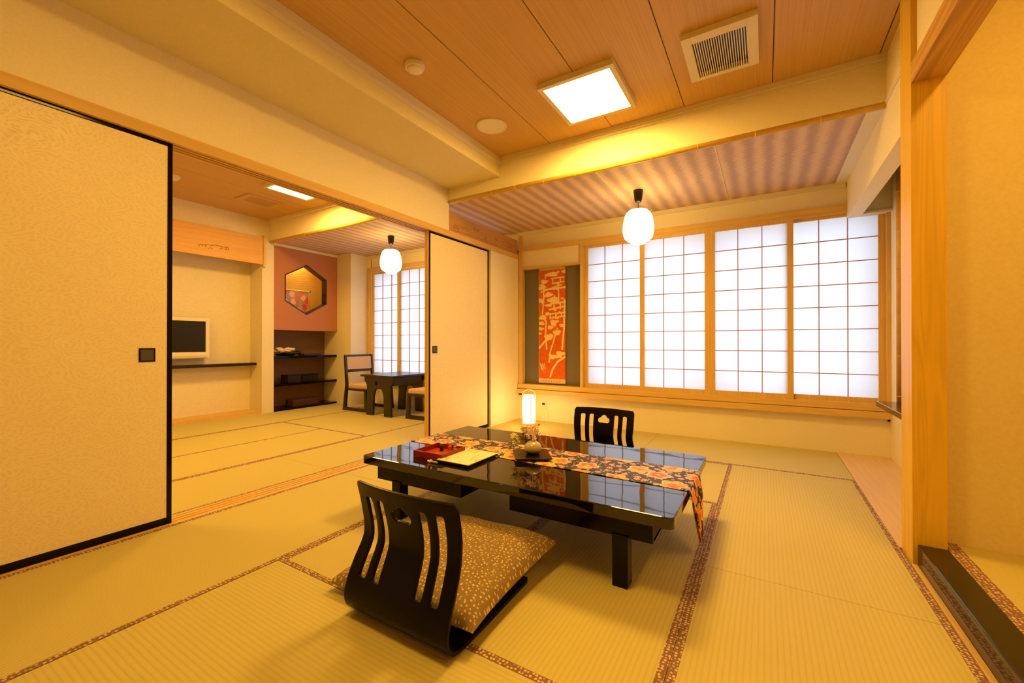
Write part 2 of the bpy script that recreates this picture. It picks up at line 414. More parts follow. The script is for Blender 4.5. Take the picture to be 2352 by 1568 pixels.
# window wall (both rooms); a blind niche for the scroll
def wall_boxes(b, boxes):
    for q in boxes: b.box(*q)
    return b
YW0, YW1 = YB, YB + 0.20
struct('wall_back', wall_boxes(BM(), [(-2.80, 0.90, YW0, YW1, 0, 0.36), (-2.80, 0.90, YW0, YW1, 2.10, 2.70), (0.87, 1.0, YW0, YW1, 0.30, 2.12),
       (-2.80, -1.80, YW0, YW1, 1.90, 2.12), (-2.80, -2.62, YW0, YW1, 0.30, 1.95), (-2.7, -1.80, YB + 0.06, YW1, 0.30, 2.0), (0.9, 1.1, YW0, YW1, 0, 2.7)]), m_wall)
struct('wall_far_back', wall_boxes(BM(), [(-6.3, -5.40, YW0, YW1, 0, 2.7), (-5.41, -2.80, YW0, YW1, 0, 0.42), (-5.41, -2.80, YW0, YW1, 2.10, 2.70)]), m_wall)
# niche backing: grey-olive lattice brocade
def m_lattice_():
    m = M('mat_lattice_brocade', (0.1, 0.08, 0.04, 1), 0.75, 0.2)
    x, y, z = m.sep(m.co()); k = 1 / 0.021
    a = m.math('PINGPONG', m.math('MULTIPLY', m.math('ADD', x, z), k), 0.5); b = m.math('PINGPONG', m.math('MULTIPLY', m.math('SUBTRACT', x, z), k), 0.5)
    f = m.ramp(m.math('MINIMUM', a, b), [(0.10, (1, 1, 1)), (0.2, (0, 0, 0))])
    m.col(m.mix(f, (0.135, 0.115, 0.075, 1), (0.215, 0.175, 0.11, 1))); return m.m
struct('wall_niche', BM().box(-2.605, -1.83, YB + 0.045, YB + 0.06, 0.44, 1.88), m_lattice_())
struct('trim_13', BM().box(-2.655, -2.604, 4.565, YB + 0.02, 0.44, 2.30), m_wz)                   # corner post
struct('trim_14', BM().box(-1.832, -1.798, 4.56, YB + 0.05, 0.44, 2.10), m_wz)                    # post between niche and window
struct('trim_15', BM().box(-2.604, -1.832, 4.568, YB + 0.05, 1.870, 1.895), m_wx)                 # niche head
struct('trim_16', BM().box(-2.604, 0.887, 4.558, YB + 0.05, 2.098, 2.150).box(-1.80, 0.887, 4.566, YB + 0.05, 2.075, 2.10), m_wx)  # head rail
struct('trim_17', BM().box(0.862, 0.895, 4.55, YB + 0.05, 0.44, 2.10), m_wz)
sl = BM().box(-2.66, 0.895, 4.545, YB + 0.05, 0.386, 0.443).box(-2.66, 0.895, 4.525, 4.62, 0.326, 0.382)
struct('trim_18', sl, m_wx, bevel=0.002)                                                            # sill
# far-room window frame
struct('trim_19', BM().box(-5.455, -5.405, 4.565, YB + 0.02, 0.44, 2.10), m_wz)
struct('trim_20', BM().box(-5.455, -2.80, 4.558, YB + 0.05, 2.090, 2.150), m_wx)
struct('trim_21', BM().box(-5.455, -2.80, 4.545, YB + 0.05, 0.386, 0.443).box(-5.455, -2.80, 4.525, 4.62, 0.326, 0.382), m_wx)

# shoji screens
def shoji(n, x0, x1, front, hx=None, cols=3, z0=0.443, z1=2.080, sl_=0.045, sr=0.045, rb=0.045, rt=0.032):
    yc = 4.578 if front else 4.612
    s = sempty('window_%d' % n, (x0, yc, z0))
    f = BM().box(x0, x0 + sl_, yc - 0.014, yc + 0.014, z0, z1).box(x1 - sr, x1, yc - 0.014, yc + 0.014, z0, z1)
    f.box(x0 + sl_, x1 - sr, yc - 0.013, yc + 0.013, z0, z0 + rb).box(x0 + sl_, x1 - sr, yc - 0.013, yc + 0.013, z1 - rt, z1)
    obj('frame', f, m_wz, s)
    gx0, gx1, gz0, gz1 = x0 + sl_, x1 - sr, z0 + rb, z1 - rt
    l = BM()
    for k in range(1, cols):
        x = gx0 + (gx1 - gx0) * k / cols; l.box(x - 0.0035, x + 0.0035, yc - 0.008, yc + 0.004, gz0, gz1)
    for k in range(1, 8):
        z = gz0 + (gz1 - gz0) * k / 8; l.box(gx0, gx1, yc - 0.0085, yc + 0.003, z - 0.0035, z + 0.0035)
    obj('lattice', l, m_lat, s)
    obj('paper', BM().box(gx0 - 0.005, gx1 + 0.005, yc + 0.0045, yc + 0.0055, gz0 - 0.005, gz1 + 0.005), m_paper, s)
    for x in (hx or []):
        h = BM().box(x - 0.009, x + 0.009, yc - 0.0155, yc - 0.0135, 1.085, 1.165)
        h.box(x - 0.005, x + 0.005, yc - 0.0165, yc - 0.0150, 1.095, 1.155)
        obj('finger_pull', h, m_board, s)
    return s
m_lat = wood('mat_thin_lattice_wood', (0.45, 0.27, 0.15, 1), 'Z', 0.9)
shoji(1, -1.797, -1.105, False, [-1.776]); shoji(2, -1.150, -0.467, True, [-0.489])
shoji(3, -0.466, 0.222, True, [-0.444]); shoji(4, 0.165, 0.862, False, [0.840])
shoji(5, -5.405, -4.72, False); shoji(6, -4.795, -4.11, True); shoji(7, -4.11, -3.43, True); shoji(8, -3.48, -2.80, False)
# outer aluminium windows behind the screens
for i, (x0, x1) in enumerate(((-1.80, 0.87), (-5.41, -2.80))):
    b = BM(); xm = (x0 + x1) / 2
    for x in (x0 + 0.03, xm, x1 - 0.03): b.box(x - 0.03, x + 0.03, 4.74, 4.79, 0.36, 2.10)
    b.box(x0, x1, 4.74, 4.79, 0.36, 0.42).box(x0, x1, 4.74, 4.79, 2.04, 2.10)
    struct('window_%d' % (9 + i), b, m_alu)

# right side: drop wall of the side alcove, post, lower walls, alcove
struct('wall_right', wall_boxes(BM(), [(0.607, 0.703, 2.60, 4.60, 2.030, 2.70), (0.887, 1.0, 2.53, 4.60, 0.0, 2.70), (0.703, 0.887, 2.60, 4.60, 2.66, 2.70), (0.703, 0.887, 4.52, 4.60, 2.046, 2.66)]), m_wall)
struct('trim_28', BM().box(0.703, 0.887, 4.50, 4.60, 2.028, 2.046), m_trimw)
struct('wall_alcove_partition', wall_boxes(BM(), [(0.60, 1.50, 2.522, 2.60, 0.0, 2.66)]), m_toko)
struct('wall_alcove_back', wall_boxes(BM(), [(1.42, 1.52, 0.2, 2.53, 0.0, 2.66)]), m_toko)
struct('wall_alcove_near', wall_boxes(BM(), [(0.56, 1.50, 0.15, 0.25, 0.0, 2.66)]), m_toko)
struct('wall_right_upper', wall_boxes(BM(), [(0.560, 0.630, 0.25, 2.432, 2.150, ZC)]), m_wall)
struct('trim_22', BM().box(0.540, 0.650, 2.432, 2.594, 0.0, ZC), m_post, bevel=0.002)             # alcove post
struct('trim_23', BM().box(0.541, 0.652, 0.25, 2.432, 2.068, 2.156), m_otosh)                     # alcove lintel beam
struct('trim_24', BM().box(0.557, 0.652, 0.25, 2.432, 0.0, 0.092), m_kam, bevel=0.004)            # dark alcove kerb
af = struct('floor_alcove', BM().box(0.652, 1.42, 0.25, 2.522, 0.0, 0.078), m_wy)
mat_(0.652, 1.42, 0.25, 2.522, 'X', '', 0.090, af)
obj('cloth_border', BM().box(0.652, 0.700, 0.25, 2.521, 0.079, 0.0915), m_heri, af)
struct('trim_25', BM().box(0.600, 0.607, 2.594, 4.56, 2.335, 2.36), m_trimw)
# rest of the shell behind the camera and around the far room
struct('wall_front', BM().box(-2.665, 1.6, -2.6, -2.5, 0, 2.7), m_wall)
struct('wall_right_rear', BM().box(0.56, 0.66, -2.5, 0.15, 0, 2.7), m_wall)
struct('wall_left_rear', BM().box(-2.80, -2.665, -2.5, -1.25, 0, 2.01), m_wall)
struct('wall_far_front', BM().box(-6.2, -2.80, -1.2, -1.1, 0, 2.7), m_wall)

# far room's end wall: television recess, pillar, shelf recess with the hexagonal opening, corner column
XF = -5.81
struct('wall_far_left', wall_boxes(BM(), [(-6.20, -6.11, -1.1, 3.13, 0, 2.7), (-6.11, XF, -1.1, 0.85, 0, 2.7), (-6.11, XF, 0.85, 3.10, 2.375, 2.7),
       (-6.20, XF, 3.10, 3.26, 0, 2.7), (-6.20, XF, 3.26, 4.26, 2.312, 2.7), (-6.20, -5.48, 4.26, 4.60, 0, 2.7)]), m_fiber)
struct('trim_26', BM().box(-6.11, XF + 0.002, 0.85, 3.10, 0.0, 0.042), m_wy)
def m_wave_(name, c1, c2):
    m = M(name, c1, 0.6, 0.3); x, y, z = m.sep(m.co())
    wv = m.math('MULTIPLY', m.math('SINE', m.math('MULTIPLY', y, 17.0)), 0.010)
    nz = m.math('MULTIPLY', m.noise(m.mapping(m.co(), (3, 3, 3)), 2.2, 2), 0.05)
    f = m.math('PINGPONG', m.math('MULTIPLY', m.math('ADD', m.math('ADD', z, wv), nz), 1 / 0.026), 0.5)
    m.col(m.mix(f, c1, c2)); m.bump(f, 0.5, 0.004); return m.m
struct('wall_recess_back', BM().box(-6.19, -6.13, 3.26, 4.26, 0.0, 1.16), m_wave_('mat_brown_wave_paper', (0.20, 0.10, 0.035, 1), (0.32, 0.17, 0.075, 1)))
struct('wall_niche_back', BM().box(-6.19, -6.13, 3.26, 4.26, 1.16, 2.33), m_wave_('mat_gold_wave_paper', (0.55, 0.33, 0.09, 1), (0.75, 0.50, 0.16, 1)))
# hexagonal panel
def hex_panel():
    yc, zc = 3.742, 1.737
    H = [(yc + 0.378 * math.cos(PI / 2 + k * PI / 3) * 1.01, zc + 0.372 * math.sin(PI / 2 + k * PI / 3)) for k in range(6)]
    O = [(3.742, 2.312), (3.26, 2.312), (3.26, 1.137), (3.742, 1.137), (4.26, 1.137), (4.26, 2.312)]
    b = BM()
    for x, r in ((XF, 0), (XF - 0.03, 1)):
        Hv = [b.bm.verts.new((x, *p)) for p in H]; Ov = [b.bm.verts.new((x, *p)) for p in O]
        for k in range(6): b.bm.faces.new((Hv[k], Hv[(k + 1) % 6], Ov[(k + 1) % 6], Ov[k]))
    # bottom edge and shelf of the panel
    b.box(-6.13, XF - 0.031, 3.26, 4.26, 1.138, 1.165)
    p = struct('wall_hexagon_panel', b, plaster('mat_terracotta_paper', (0.46, 0.19, 0.105, 1), 0.94))
    r = BM(); r2 = []
    for x, k_ in ((XF + 0.004, 1.0), (XF + 0.004, 0.955), (XF - 0.10, 0.955), (XF - 0.10, 1.0)):
        r2.append([r.bm.verts.new((x, yc + (q[0] - yc) * k_, zc + (q[1] - zc) * k_)) for q in H])
    for a, c in zip(r2, r2[1:] + r2[:1]):
        for k in range(6): r.bm.faces.new((a[k], a[(k + 1) % 6], c[(k + 1) % 6], c[k]))
    obj('opening_rim', r, m_laq, p)
hex_panel()
struct('trim_27', BM().box(-5.84, XF + 0.006, 3.26, 4.26, 2.305, 2.335), m_trimw)

# bamboo rails under the transverse beams
def bamboo(name, p0, p1, r, mat, nodes, label):
    t = thing(name, label, 'bamboo', p0, group='bamboo rails under the beams' if name == 'bamboo_rail' else None)
    b = BM(); b.tube([p0, p1], r, 16); obj('culm', b, mat, t, smooth=True)
    d = (Vector(p1) - Vector(p0))
    for f in nodes:
        c = Vector(p0) + d * f; u = d.normalized() * 0.004
        obj('node_ring', BM().tube([c - u, c, c + u], [r * 1.01, r * 1.10, r * 1.01], 16), mat, t, smooth=True)
    return t
def nd(y, x0, x1, xs): return [(x - x0) / (x1 - x0) for x in xs]
bamboo('bamboo_rail', (XL + 0.001, YBM + 0.012, 2.338), (0.606, YBM + 0.012, 2.338), 0.020, m_bam,
       nd(0, XL, 0.606, [-2.15, -1.90, -1.62, -1.33, -1.03, -0.72, -0.40, -0.05, 0.30]), 'long yellow bamboo rail along the bottom of the beam in the near room')
bamboo('bamboo_rail', (XF + 0.001, YBM + 0.012, 2.338), (XL - 0.136, YBM + 0.012, 2.338), 0.020, m_bam,
       nd(0, XF, XL - 0.135, [-5.4, -5.0, -4.6, -4.2, -3.8, -3.4, -3.0]), 'yellow bamboo rail under the beam of the far room')
bamboo('bamboo_pole', (0.826, 4.0, 0.527), (0.826, 4.0, 2.655), 0.0195, m_bamd,
       [0.02, 0.155, 0.31, 0.45, 0.58, 0.71, 0.84], 'dark amber bamboo pole standing on the alcove shelf beside the window')
tag(obj('alcove_shelf', BM().box(0.700, 0.886, 2.602, 4.035, 0.489, 0.526, bevel=0.003), m_brown, loc=(0.79, 3.3, 0.489)),
    'glossy dark brown shelf behind the wooden post, right of the window', 'shelf')

# ---------------------------------------------------------------- sliding paper doors
def fusuma(n, y0, y1, x, pull_y=None, edge_mat=None, z1=2.012, rail=0.028, st=0.022):
    em = edge_mat or m_lac; t = 0.026
    d = sempty('door_%d' % n, (x, y0, 0.003))
    f = BM().box(x - t, x, y0, y0 + st, 0.003, z1, bevel=0.002).box(x - t, x, y1 - st, y1, 0.003, z1, bevel=0.002)
    f.box(x - t, x, y0 + st, y1 - st, 0.003, 0.003 + rail + 0.008, bevel=0.002).box(x - t, x, y0 + st, y1 - st, z1 - rail, z1, bevel=0.003)
    obj('frame', f, em, d)
    obj('paper_panel', BM().box(x - t + 0.003, x - 0.003, y0 + st, y1 - st, 0.003 + rail, z1 - rail), m_fus, d)
    if pull_y:
        b = BM().box(x - 0.004, x + 0.001, pull_y - 0.033, pull_y + 0.033, 0.856, 0.925)
        h = obj('door_pull', b, m_lac, d)
        obj('pull_dish', BM().box(x - 0.004, x + 0.0018, pull_y - 0.026, pull_y + 0.026, 0.863, 0.918), m_pull, h)
    return d
XT = -2.682
fusuma(1, 0.030, 0.970, XT, 0.865)
fusuma(2, -0.91, 0.030, XT)
d3 = fusuma(3, 2.945, 3.935, XT, 3.030)
obj('edge_strip', BM().box(XT - 0.024, XT - 0.002, 2.943, 2.9448, 0.01, 2.005), m_wz, d3)
fusuma(4, 2.965, 3.93, XT - 0.046, None, m_wz)

# ---------------------------------------------------------------- carved transom panel
tr = thing('carved_transom', 'reddish brown carved wooden panel above the right sliding door', 'transom', (XL - 0.02, 3.9, 2.064))
obj('board', BM().box(XL - 0.045, XL - 0.012, 3.215, 4.566, 2.064, 2.246), m_ranma, tr)
def ring(b, y, z, r, x, rr=0.0022):
    b.tube([(x, y + r * math.cos(a), z + r * math.sin(a)) for a in [k * 2 * PI / 14 for k in range(15)]], rr, 5)
cb = BM(); xx = XL - 0.0115
for (y, z) in ((3.66, 2.185), (3.72, 2.18), (3.86, 2.12), (4.08, 2.155), (4.36, 2.12), (4.42, 2.125)): ring(cb, y, z, 0.017, xx)
for k in range(5): cb.tube([(xx, 3.30 + 0.02 * k, 2.10), (xx, 3.31 + 0.02 * k, 2.15)], 0.002, 5)
for k in range(3): cb.tube([(xx, 3.40 + 0.06 * k, 2.13 - 0.004 * k), (xx, 3.44 + 0.06 * k, 2.155), (xx, 3.46 + 0.06 * k, 2.13)], 0.002, 5)
cb.tube([(xx, 3.3, 2.085), (xx, 3.7, 2.095), (xx, 4.1, 2.09)], 0.002, 5); cb.tube([(xx, 4.2, 2.15), (xx, 4.3, 2.17), (xx, 4.5, 2.15), (xx, 4.53, 2.09)], 0.002, 5)
cb.tube([(xx, 4.24, 2.08), (xx, 4.52, 2.085)], 0.002, 5)
obj('carved_pattern', cb, m_carve, tr)

# ---------------------------------------------------------------- hanging scroll in the niche
def scroll():
    x0, x1, z0, z1, y = -2.400, -2.042, 0.462, 1.862, YB + 0.030
    t = thing('hanging_scroll', 'tall orange scroll with cream pine trees hanging in the dark niche left of the window', 'scroll', ((x0 + x1) / 2, y, z0))
    m = M('mat_orange_dyed_cloth', (0.85, 0.20, 0.02, 1), 0.8, 0.1)
    f = m.noise(m.mapping(m.co(), (30, 30, 30)), 1.0, 4); m.col(m.mix(f, (0.52, 0.085, 0.008, 1), (0.80, 0.17, 0.02, 1)))
    obj('cloth', BM().box(x0, x1, y, y + 0.003, z0 + 0.055, z1 - 0.02), m.m, t)
    obj('hem', BM().box(x0, x1, y - 0.001, y + 0.004, z0, z0 + 0.055), M('mat_scroll_hem', (0.72, 0.52, 0.25, 1), 0.8).m, t)
    obj('top_strip', BM().box(x0, x1, y - 0.001, y + 0.004, z1 - 0.02, z1).box(x0, x0 + 0.006, y - 0.001, y + 0.003, z0 + 0.05, z1), M('mat_scroll_strip', (0.50, 0.42, 0.28, 1), 0.6).m, t)
    mk = BM()
    for k in range(7): mk.box(x0 + 0.06 + k * 0.036, x0 + 0.075 + k * 0.036, y - 0.0018, y - 0.0008, z0 + 0.022, z0 + 0.030)
    obj('lettering', mk, m_carve, t)
    b = BM(); yy = y - 0.0012; lay = [yy]
    def nxt(): lay[0] -= 0.00002; return lay[0]
    W, H = x1 - x0, z1 - z0
    def P(px, pz): return (x0 + max(0.0, min(1.0, (px - 313) / 217)) * W, z1 - (pz - 205) / 945 * H)
    def blob(px, pz, rx, rz, n=14):
        vs_ = []; yy = nxt()
        for k in range(n):
            a = 2 * PI * k / n; j = 1 + 0.16 * math.sin(3 * a + px) + 0.1 * random.uniform(-1, 1)
            x, z = P(px + rx * j * math.cos(a), pz + rz * j * math.sin(a)); vs_.append(b.bm.verts.new((x, yy, z)))
        b.bm.faces.new(vs_)
    def stroke(pts, wd):
        q = [Vector((P(*p)[0], 0, P(*p)[1])) for p in pts]
        for a, c in zip(q, q[1:]):
            d = (c - a); L = d.length
            if L < 1e-5: continue
            yy = nxt(); nrm = Vector((-d.z, 0, d.x)) / L * wd * W / 217 * 0.62; e = d / L * wd * W / 217 * 0.3
            b.bm.faces.new([b.bm.verts.new((v.x, yy, v.z)) for v in (a + nrm - e, a - nrm - e, c - nrm + e, c + nrm + e)])
    for s in ((420, 255, 55, 20), (360, 310, 30, 18), (330, 362, 22, 16), (397, 420, 32, 20), (432, 466, 46, 24), (338, 470, 26, 18), (395, 508, 30, 12), (345, 608, 32, 20),
              (338, 655, 26, 16), (335, 700, 24, 14), (436, 650, 30, 24), (410, 690, 24, 16), (505, 675, 24, 12), (462, 732, 32, 22), (400, 766, 36, 24), (430, 930, 32, 18), (492, 905, 38, 20), (520, 240, 20, 14), (385, 580, 20, 14), (325, 740, 14, 8), (352, 345, 16, 10)):
        blob(*s)
    random.seed(11)
    for k in range(26): blob(random.uniform(318, 525), random.uniform(225, 720), random.uniform(7, 16), random.uniform(5, 10), 9)
    for k in range(5): stroke([(325 + k * 9, 985 + 12 * (k % 2)), (335 + k * 8, 1035 + 9 * (k % 3))], 4)
    for p, wd in (([(350, 300), (356, 440), (345, 580)], 9), ([(345, 600), (375, 640), (370, 760), (380, 870)], 10), ([(525, 470), (520, 700), (512, 780), (505, 870)], 11),
                  ([(475, 330), (478, 500)], 9), ([(360, 378), (530, 368)], 11), ([(330, 395), (500, 345)], 8), ([(420, 290), (520, 285)], 8), ([(425, 332), (520, 320)], 8),
                  ([(430, 285), (428, 335)], 8), ([(490, 280), (492, 325)], 8), ([(400, 545), (530, 520)], 10), ([(410, 495), (530, 488)], 10), ([(375, 585), (530, 570)], 9),
                  ([(410, 615), (530, 600)], 9), ([(410, 575), (408, 620)], 9), ([(455, 572), (455, 612)], 10), ([(500, 570), (500, 606)], 8), ([(320, 860), (360, 810), (405, 780)], 12),
                  ([(450, 755), (425, 840), (400, 925)], 9), ([(400, 975), (405, 940), (500, 930)], 12), ([(527, 930), (470, 970), (430, 1030), (410, 1095)], 12), ([(490, 490), (492, 540)], 9), ([(440, 500), (440, 550)], 9)):
        stroke(p, wd)
    mm = M('mat_cream_resist_print', (0.85, 0.62, 0.30, 1), 0.8, 0.1)
    obj('printed_landscape', b, mm.m, t)
    h = BM(); h.tube([(x0 + 0.11, y + 0.01, z1 + 0.012), ((x0 + x1) / 2, y + 0.01, z1 + 0.02), (x1 - 0.11, y + 0.01, z1 + 0.012)], 0.002, 6)
    h.tube([(x0, y + 0.002, z1 + 0.003), (x1, y + 0.002, z1 + 0.003)], 0.004, 8)
    obj('hanging_rod', h, m_white, t)
scroll()

# ---------------------------------------------------------------- ceiling fittings
def ceiling_light(x0, x1, y0, y1, label, pm=None):
    t = thing('ceiling_light', label, 'lamp', ((x0 + x1) / 2, (y0 + y1) / 2, ZC), group='square ceiling lights')
    z = ZC - 0.035; b = BM(); q = 0.030
    for r in ((x0, x1, y0, y0 + q), (x0, x1, y1 - q, y1), (x0, x0 + q, y0 + q, y1 - q), (x1 - q, x1, y0 + q, y1 - q)): b.box(*r, z, ZC)
    obj('wooden_frame', b, m_trimw, t)
    obj('diffuser_panel', BM().box(x0 + q, x1 - q, y0 + q, y1 - q, z + 0.004, z + 0.012), pm or m_panel, t)
    return t
ceiling_light(-1.262, -0.762, 2.405, 2.935, 'large square glowing ceiling light of the near room')
ceiling_light(-1.262, -0.762, 0.50, 1.03, 'second square ceiling light of the near room, directly above the front floor chair', emit('mat_lit_panel_dimmed', LAMP, PANEL_E * 0.62))
ceiling_light(-4.52, -4.02, 2.42, 2.92, 'square glowing ceiling light of the far room, seen through the opening')
def vent(x0, x1, y0, y1, label, slots, drop=0.034, dk=None, fm=None):
    fm = fm or m_trimw
    t = thing('ceiling_vent', label, 'vent', ((x0 + x1) / 2, (y0 + y1) / 2, ZC)); z = ZC - drop; q = 0.05
    b = BM()
    b.box(x0, x0 + q, y0, y1, z, ZC).box(x1 - q, x1, y0, y1, z, ZC).box(x0 + q, x1 - q, y0, y0 + q * 1.2, z, ZC).box(x0 + q, x1 - q, y1 - q * 0.7, y1, z, ZC)
    obj('frame', b, fm, t, bevel=0.002)
    obj('dark_cavity', BM().box(x0 + q, x1 - q, y0 + q, y1 - q * 0.6, ZC - 0.004, ZC - 0.002), dk or m_laq, t)
    s = BM(); xa, xb = x0 + q, x1 - q; p = (xb - xa) / slots
    for k in range(slots): s.box(xa + k * p + p * 0.62, xa + (k + 1) * p + p * 0.02, y0 + q, y1 - q * 0.6, z + 0.002, z + 0.012)
    obj('slats', s, fm, t)
    return t
vent(-0.392, -0.026, 2.42, 2.85, 'cream slatted air vent in the ceiling right of the large square light', 22)
vent(-5.25, -4.92, 2.48, 2.87, 'wood coloured flush air vent in the far room ceiling', 22, 0.012, m_ceil, m_ceil)
def detector(x, y, label):
    t = thing('smoke_detector', label, 'detector', (x, y, ZC))
    obj('base_ring', BM().lathe((x, y, ZC), [(0.058, 0.0), (0.060, -0.008), (0.056, -0.026)], 32), m_white, t, smooth=False)
    obj('sensor_cap', BM().lathe((x, y, ZC - 0.026), [(0.044, 0.0), (0.042, -0.012), (0.030, -0.018), (0.0, -0.019)], 32), m_white, t)
detector(-1.80, 1.85, 'round white smoke detector on the near room ceiling')
detector(-5.06, 1.83, 'white smoke detector in the far room, half hidden by the large left sliding door')
t = thing('ceiling_speaker', 'flat round cream speaker cover on the ceiling near the beam', 'speaker', (-1.80, 2.68, ZC))
obj('grille', BM().lathe((-1.80, 2.68, ZC), [(0.102, -0.001), (0.102, -0.006), (0.0, -0.008)], 40), m_white, t)
obj('rim', BM().lathe((-1.80, 2.68, ZC), [(0.118, 0.0), (0.117, -0.007), (0.108, -0.010), (0.1022, -0.006)], 40, cap=False), m_trimw, t)

m_rib = M('mat_dark_rib', (0.012, 0.006, 0.003, 1), 0.9, 0.0).m
def pendant(x, y, label):
    t = thing('pendant_lamp', label, 'lamp', (x, y, ZL), group='pendant lamps with ribbed shades')
    obj('ceiling_cup', BM().lathe((x, y, ZL), [(0.043, 0.0), (0.043, -0.012), (0.034, -0.085), (0.026, -0.108), (0.010, -0.118), (0.0, -0.118)], 24), m_laq, t, smooth=True)
    obj('cord', BM().tube([(x, y, ZL - 0.11), (x, y, ZL - 0.17)], 0.003, 8), m_laq, t)
    obj('cap', BM().lathe((x, y, ZL - 0.17), [(0.012, 0.006), (0.022, 0.0), (0.034, -0.010), (0.034, -0.014)], 20), m_laq, t)
    P_ = [(0.050, -0.183), (0.085, -0.187), (0.105, -0.205), (0.122, -0.245), (0.133, -0.30), (0.137, -0.35), (0.134, -0.395), (0.122, -0.432), (0.095, -0.458), (0.062, -0.468)]
    s = obj('shade', BM().lathe((x, y, ZL), P_, 36), m_shade, t, smooth=True)
    r = BM()
    for k in range(6):
        a = PI / 6 + k * PI / 3 + 0.25
        r.tube([(x + (q[0] + 0.0015) * math.cos(a), y + (q[0] + 0.0015) * math.sin(a), ZL + q[1]) for q in P_], 0.0026, 5)
    obj('shade_ribs', r, m_rib, s)
    obj('bottom_ring', BM().lathe((x, y, ZL), [(0.062, -0.466), (0.066, -0.478), (0.058, -0.486), (0.0, -0.487)], 28), m_shade, t)
    return t
pendant(-0.984, 3.854, 'round glowing pendant lamp in front of the large window')
pendant(-4.153, 3.843, 'glowing pendant lamp above the small dark table in the far room')

# ---------------------------------------------------------------- low table
def rounded(b, x0, x1, y0, y1, z0, z1, r, seg=5):
    pts = []
    for cx, cy, a0 in ((x1 - r, y1 - r, 0), (x0 + r, y1 - r, PI / 2), (x0 + r, y0 + r, PI), (x1 - r, y0 + r, 3 * PI / 2)):
        for k in range(seg + 1): a = a0 + PI / 2 * k / seg; pts.append((cx + r * math.cos(a), cy + r * math.sin(a)))
    b.prism(pts, 'Z', z0, z1); return b
TX0, TX1, TY0, TY1, TZ = -1.915, -0.277, 1.562, 2.530, 0.330
lt = thing('low_table', 'large low black lacquered table on the tatami in the near room', 'table', (-1.096, 2.045, 0))
obj('tabletop', rounded(BM(), TX0, TX1, TY0, TY1, TZ - 0.044, TZ, 0.022), m_table, lt, bevel=0.004)
ap = BM(); AX0, AX1 = TX0 + 0.06, TX1 - 0.085
za, zb = 0.196, TZ - 0.044
for y0, y1 in ((1.622, 1.645), (2.445, 2.468)):
    ap.box(AX0, -1.27, y0, y1, za, zb).box(-0.992, AX1, y0, y1, za, zb)
for x0, x1 in ((AX0, AX0 + 0.023), (-1.293, -1.27), (-0.992, -0.969), (AX1 - 0.023, AX1)): ap.box(x0, x1, 1.645, 2.445, za, zb)
ap.box(-0.992, AX1, 1.645, 2.445, za, za + 0.012).box(AX0, -1.27, 1.70, 2.39, za + 0.02, za + 0.03)
obj('apron', ap, m_lac, lt)
for x, y in ((-0.4855, 1.646), (-0.4855, 2.444), (-1.706, 1.646), (-1.706, 2.444)):
    obj('leg', BM().box(x - 0.031, x + 0.031, y - 0.031, y + 0.031, 0.0, za + 0.01, bevel=0.003), m_lac, lt)

